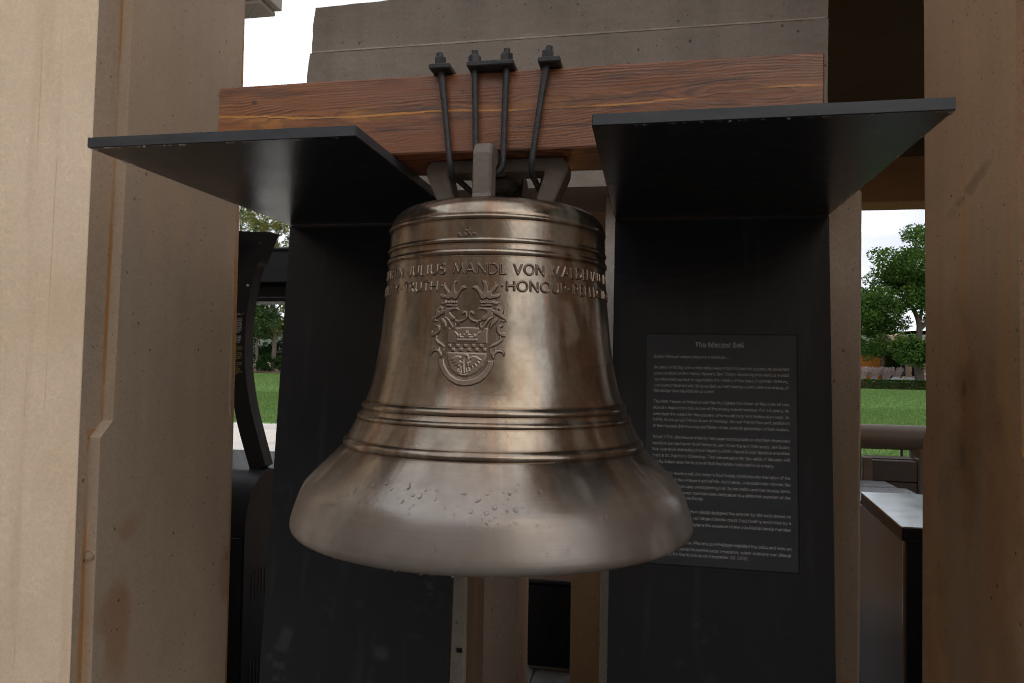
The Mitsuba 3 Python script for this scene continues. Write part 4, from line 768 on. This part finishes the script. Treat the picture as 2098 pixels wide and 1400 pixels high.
for i, (x, y, h) in enumerate(((-47.0, 73, 3.2), (-43.4, 74, 3.6), (-40.2, 74.5, 3.2), (-37.0, 75, 3.5), (-33.9, 75, 3.0))):
    shrub("evergreen_shrub", "tall dark evergreen shrub in the shade under the left trees, " + ("first", "second", "third", "fourth", "fifth")[i] + " from the left", (x, y, .1), 2.3, 1.4, h, 46, 80, .8, .30, [("leaf_dark", .6), ("leaf_hedge", .4)], 110 + i)
k = thing("young_trunk_tree", "slim trunked tree in the mulch bed beside the clipped shrub", "tree")
part(k, "trunk", tube(smooth_path(V([-38.7, 66.3, 0]) + V([(0, 0, 0), (.05, 0, 1.6), (.0, 0, 3.2), (.25, 0, 5.5)]), 6), np.linspace(.13, .05, 19), 9), "bark", 50)
P, S = clumps(V([-38.5, 66.3, 0]) + ellipsoid_points(46, (0, 0, 5.0), 2.3, 2.0, 1.9, 91), .8, 150, .24, 92); w = np.random.default_rng(3).choice(3, len(P), p=[.45, .33, .22])
for i, mname in enumerate(("leaf_pale", "leaf_green", "leaf_dark")): part(k, "crown", leaves(P[w == i], S[w == i], 93 + i), mname)

# far side of the right lawn
fk = thing("cedar_fence", "orange stained cedar fence beyond the right lawn", "fence")
for i, x in enumerate(np.arange(10.5, 18.05, .30)): part(fk, "board", box(x, x + .285, 63.0, 63.05, .3, 2.60 + .02 * ((i * 7) % 3)), "cedar")
part(fk, "rail", box(10.4, 18.1, 63.06, 63.14, 2.2, 2.32), "cedar"); part(fk, "cap", box(10.4, 18.1, 62.97, 63.08, 2.66, 2.73), "dark_wood")
def hedge(name, label, x0, x1, y0, y1, z1, n, size, mats, seed):
    k = thing(name, label, "hedge"); r = np.random.default_rng(seed)
    P = V([x0, y0, .05]) + r.uniform(size=(n, 3)) * V([x1 - x0, y1 - y0, z1]); f = r.integers(3, size=n)
    P[f == 0, 1] = y0 + r.normal(0, .03, (f == 0).sum()); P[f == 1, 2] = z1 + r.normal(0, .03, (f == 1).sum())
    w = r.choice(len(mats), n, p=[q for _, q in mats]); S = size * r.uniform(.7, 1.3, n)
    part(k, "core", box(x0 + .12, x1 - .12, y0 + .12, y1, .02, z1 - .12), "soil")
    for i, (mname, _) in enumerate(mats): part(k, "foliage", leaves(P[w == i], S[w == i], seed + i), mname)
hedge("tall_hedge", "dark tall clipped hedge block right of the cedar fence", 18.1, 19.5, 61.5, 62.8, 2.75, 3500, .14, [("leaf_hedge", .6), ("leaf_dark", .4)], 131)
hedge("low_hedge", "low green clipped hedge along the far edge of the right lawn", 9.0, 24.0, 57.3, 58.0, .62, 9000, .13, [("leaf_green", .4), ("leaf_dark", .6)], 132)
shrub("tree_line", "green trees rising behind the tall hedge", (18.8, 68.0, 0), 3.4, 2.0, 2.3, 60, 90, .9, .34, [("leaf_dark", .5), ("leaf_green", .5)], 133, "trees")
for i, x in enumerate((15.9, 16.75, 17.6, 18.35)):
    k = thing("plume_grass", ("pale plume grass clump farthest left before the cedar fence", "pale plume grass clump second from the left before the fence", "pale plume grass clump before the end of the fence", "pale plume grass clump before the tall hedge")[i], "grass")
    r = np.random.default_rng(140 + i); ms = []
    for _ in range(120):
        q = r.uniform(0, 2 * math.pi); l = r.uniform(.1, .5); h = r.uniform(.9, 1.35); b = V([x, 59.3, .3]) + V([math.cos(q), math.sin(q), 0]) * .12
        ms.append(tube([b, b + V([math.cos(q) * l * .4, math.sin(q) * l * .4, h * .6]), b + V([math.cos(q) * l, math.sin(q) * l, h])], [.006, .010, .022], 3, False))
    part(k, "plumes", cat(ms), "plume", kind="stuff")
k = thing("garden_wall", "tan rendered wall behind the closed parasols", "wall")
part(k, "face", box(20.2, 30, 63.2, 63.6, 0, 2.05), "tan_render"); part(k, "gable", xz_prism([(19.9, 2.05), (21.4, 2.05), (21.2, 4.2), (20.8, 4.5), (20.3, 4.3)], 66, 70), "tan_render")
for i, (x, lb) in enumerate(((19.15, "closed navy parasol left of the tree trunk, by the hedge"), (20.0, "closed navy parasol nearest the tree trunk"))):
    k = thing("closed_parasol", lb, "parasol")
    part(k, "pole", tube([(x, 60.5, 0), (x, 60.5, 2.3)], .035, 8), "white_paint")
    part(k, "canopy", tube([(x, 60.5, .95), (x, 60.5, 1.1), (x, 60.5, 1.7), (x, 60.5, 2.25)], [.16, .22, .17, .03], 9), "navy_canvas")
def chair_set(x, y, rot, lb):
    k = thing("garden_chair", lb, "chair"); c, s = math.cos(rot), math.sin(rot)
    def b(n, *a):
        m = box(*a); v = m.vertices.copy(); m.vertices = np.c_[x + v[:, 0] * c - v[:, 1] * s, y + v[:, 0] * s + v[:, 1] * c, v[:, 2]]; part(k, n, m, "grey_white_paint")
    b("seat", -.23, .23, -.23, .23, .42, .46); b("backrest", -.23, .23, .21, .25, .46, .88)
    for i in (-.2, .2):
        for j in (-.2, .2): b("leg", i - .025, i + .025, j - .025, j + .025, 0, .42)
for i, x in enumerate((18.25, 19.25, 20.25)):
    k = thing("garden_table", ("white garden table at the left end of the row", "white garden table in the middle of the row", "white garden table nearest the tree trunk")[i], "table")
    part(k, "top", box(x - .42, x + .42, 58.9, 59.6, .70, .75, .005), "white_paint")
    for a_ in (-.36, .36):
        for b_ in (.08, .62): part(k, "leg", box(x + a_ - .03, x + a_ + .03, 58.9 + b_ - .03, 58.9 + b_ + .03, 0, .70), "white_paint")
    chair_set(x - .24, 58.6, math.pi, "white garden chair on the lawn side of the " + ("left", "middle", "right")[i] + " white table"); chair_set(x + .24, 59.85, 0, "white garden chair on the far side of the " + ("left", "middle", "right")[i] + " white table")
k = thing("white_awning", "small white canvas peak at the far right behind the tree trunk", "awning")
part(k, "canopy", trimesh.creation.cone(1.0, .55, sections=4, transform=trimesh.transformations.translation_matrix((22.0, 61.5, 1.1))), "white_paint"); part(k, "pole", tube([(22.0, 61.5, 0), (22.0, 61.5, 1.1)], .04, 8), "white_paint")
# hills across the valley
g = np.linspace(-1.2, 1.3, 160); hs = 130 + 260 * meshkit.fbm(np.c_[g * 3.2, np.zeros(160), np.zeros(160)], 4, 9)
R_, rows_ = 5200.0, []
for q, e in ((1.0, 0.0), (1.12, .62), (1.28, 1.0), (1.7, .2)):
    rows_.append(np.c_[R_ * q * np.sin(g), R_ * q * np.cos(g), hs * e - 6 + 30 * (meshkit.fbm(np.c_[g * 30, np.full(160, q * 9), np.zeros(160)], 3, 2) - .5) * (e > 0)])
v = np.vstack(rows_); f = []
for i in range(3):
    j = np.arange(159); f.append(np.c_[i * 160 + j, i * 160 + j + 1, (i + 1) * 160 + j + 1]); f.append(np.c_[i * 160 + j, (i + 1) * 160 + j + 1, (i + 1) * 160 + j])
structure("hills", trimesh.Trimesh(v, np.vstack(f), process=False), "hill_forest", True)
sheet([(-6000, -300), (6000, -300), (6000, 7000), (-6000, 7000)], -4.0, "valley", "hill_forest")

# grass blades standing on the lawn in both views
r = np.random.default_rng(77); bl = []
for (t0, t1, y0, y1, n) in ((.20, .42, 7.0, 14, 26000), (.22, .40, 14, 30, 22000), (.24, .38, 30, 54, 14000), (-.68, -.47, 16.2, 30, 22000), (-.66, -.48, 30, 60, 16000)):
    y = np.sqrt(r.uniform(y0 ** 2, y1 ** 2, n)); x = y * r.uniform(t0, t1, n); q = r.uniform(0, math.pi, n); hgt = r.uniform(.03, .075, n) * (1 + y / 60); w = .004 + y * .00022
    b0 = np.c_[x, y, np.full(n, -.02)]; d = np.c_[np.cos(q), np.sin(q), np.zeros(n)] * w[:, None]; l = r.normal(0, .35, (n, 2)) * hgt[:, None]
    bl.append(np.stack([b0 - d, b0 + d, b0 + np.c_[l, hgt + .02]], 1).reshape(-1, 3))
v = np.vstack(bl); f = np.arange(len(v)).reshape(-1, 3); sel = np.random.default_rng(1).random(len(f)) < .5
for mname, q in (("blade_green", sel), ("blade_light", ~sel)):
    k = f"grass__{mname.split('_')[1]}_blades"; scene[k] = mikit.ply(trimesh.Trimesh(v, f[q], process=False), mname); lab(k, kind="stuff")
lab("grass", "short green grass blades standing on the lawn", "grass", kind="stuff")

# ================================================================ THE COURT BEHIND THE CAMERA (outside the picture, mirrored in the bronze)
def building(label, x0, x1, y0, y1, h, mat, face):
    k = thing("court_building", label, "building"); part(k, "walls", box(x0, x1, y0, y1, -.05, h), mat)
    part(k, "cornice", box(x0 - .2, x1 + .2, y0 - .2, y1 + .2, h + .001, h + .35, .03), mat); r = np.random.default_rng(int(h * 10))
    if face == "+y":
        for x in np.arange(x0 + 1.0, x1 - 1.0, 2.4): part(k, "window", box(x, x + .9, y1 - .02, y1 + .03, 1.0, 2.9), "navy_canvas")
    else:
        for y in np.arange(y0 + 1.0, y1 - 1.0, 2.6): part(k, "window", box(x1 - .02, x1 + .03, y, y + .9, 1.0, 2.9), "navy_canvas")
building("tan building behind the viewer facing the bell across the court", -4.6, 3.5, -14, -6.8, 6.3, "court_stone", "+y")
building("taller tan building to the left of the court", -14, -6.2, -12, 2.6, 6.6, "court_stone", "+x")
building("long low building at the far end of the open court", 6, 40, -48, -36, 8.4, "court_stone", "+y")
k = thing("added_side_block", "unseen concrete block added before the right pillar as a dark reflection in the bell", "pillar")  # unseen dark mass, added for the dark right side of the bell reflection
part(k, "shaft", box(1.02, 1.75, .98, 1.93, -.05, 7.0, .01), "pillar_concrete_stained")
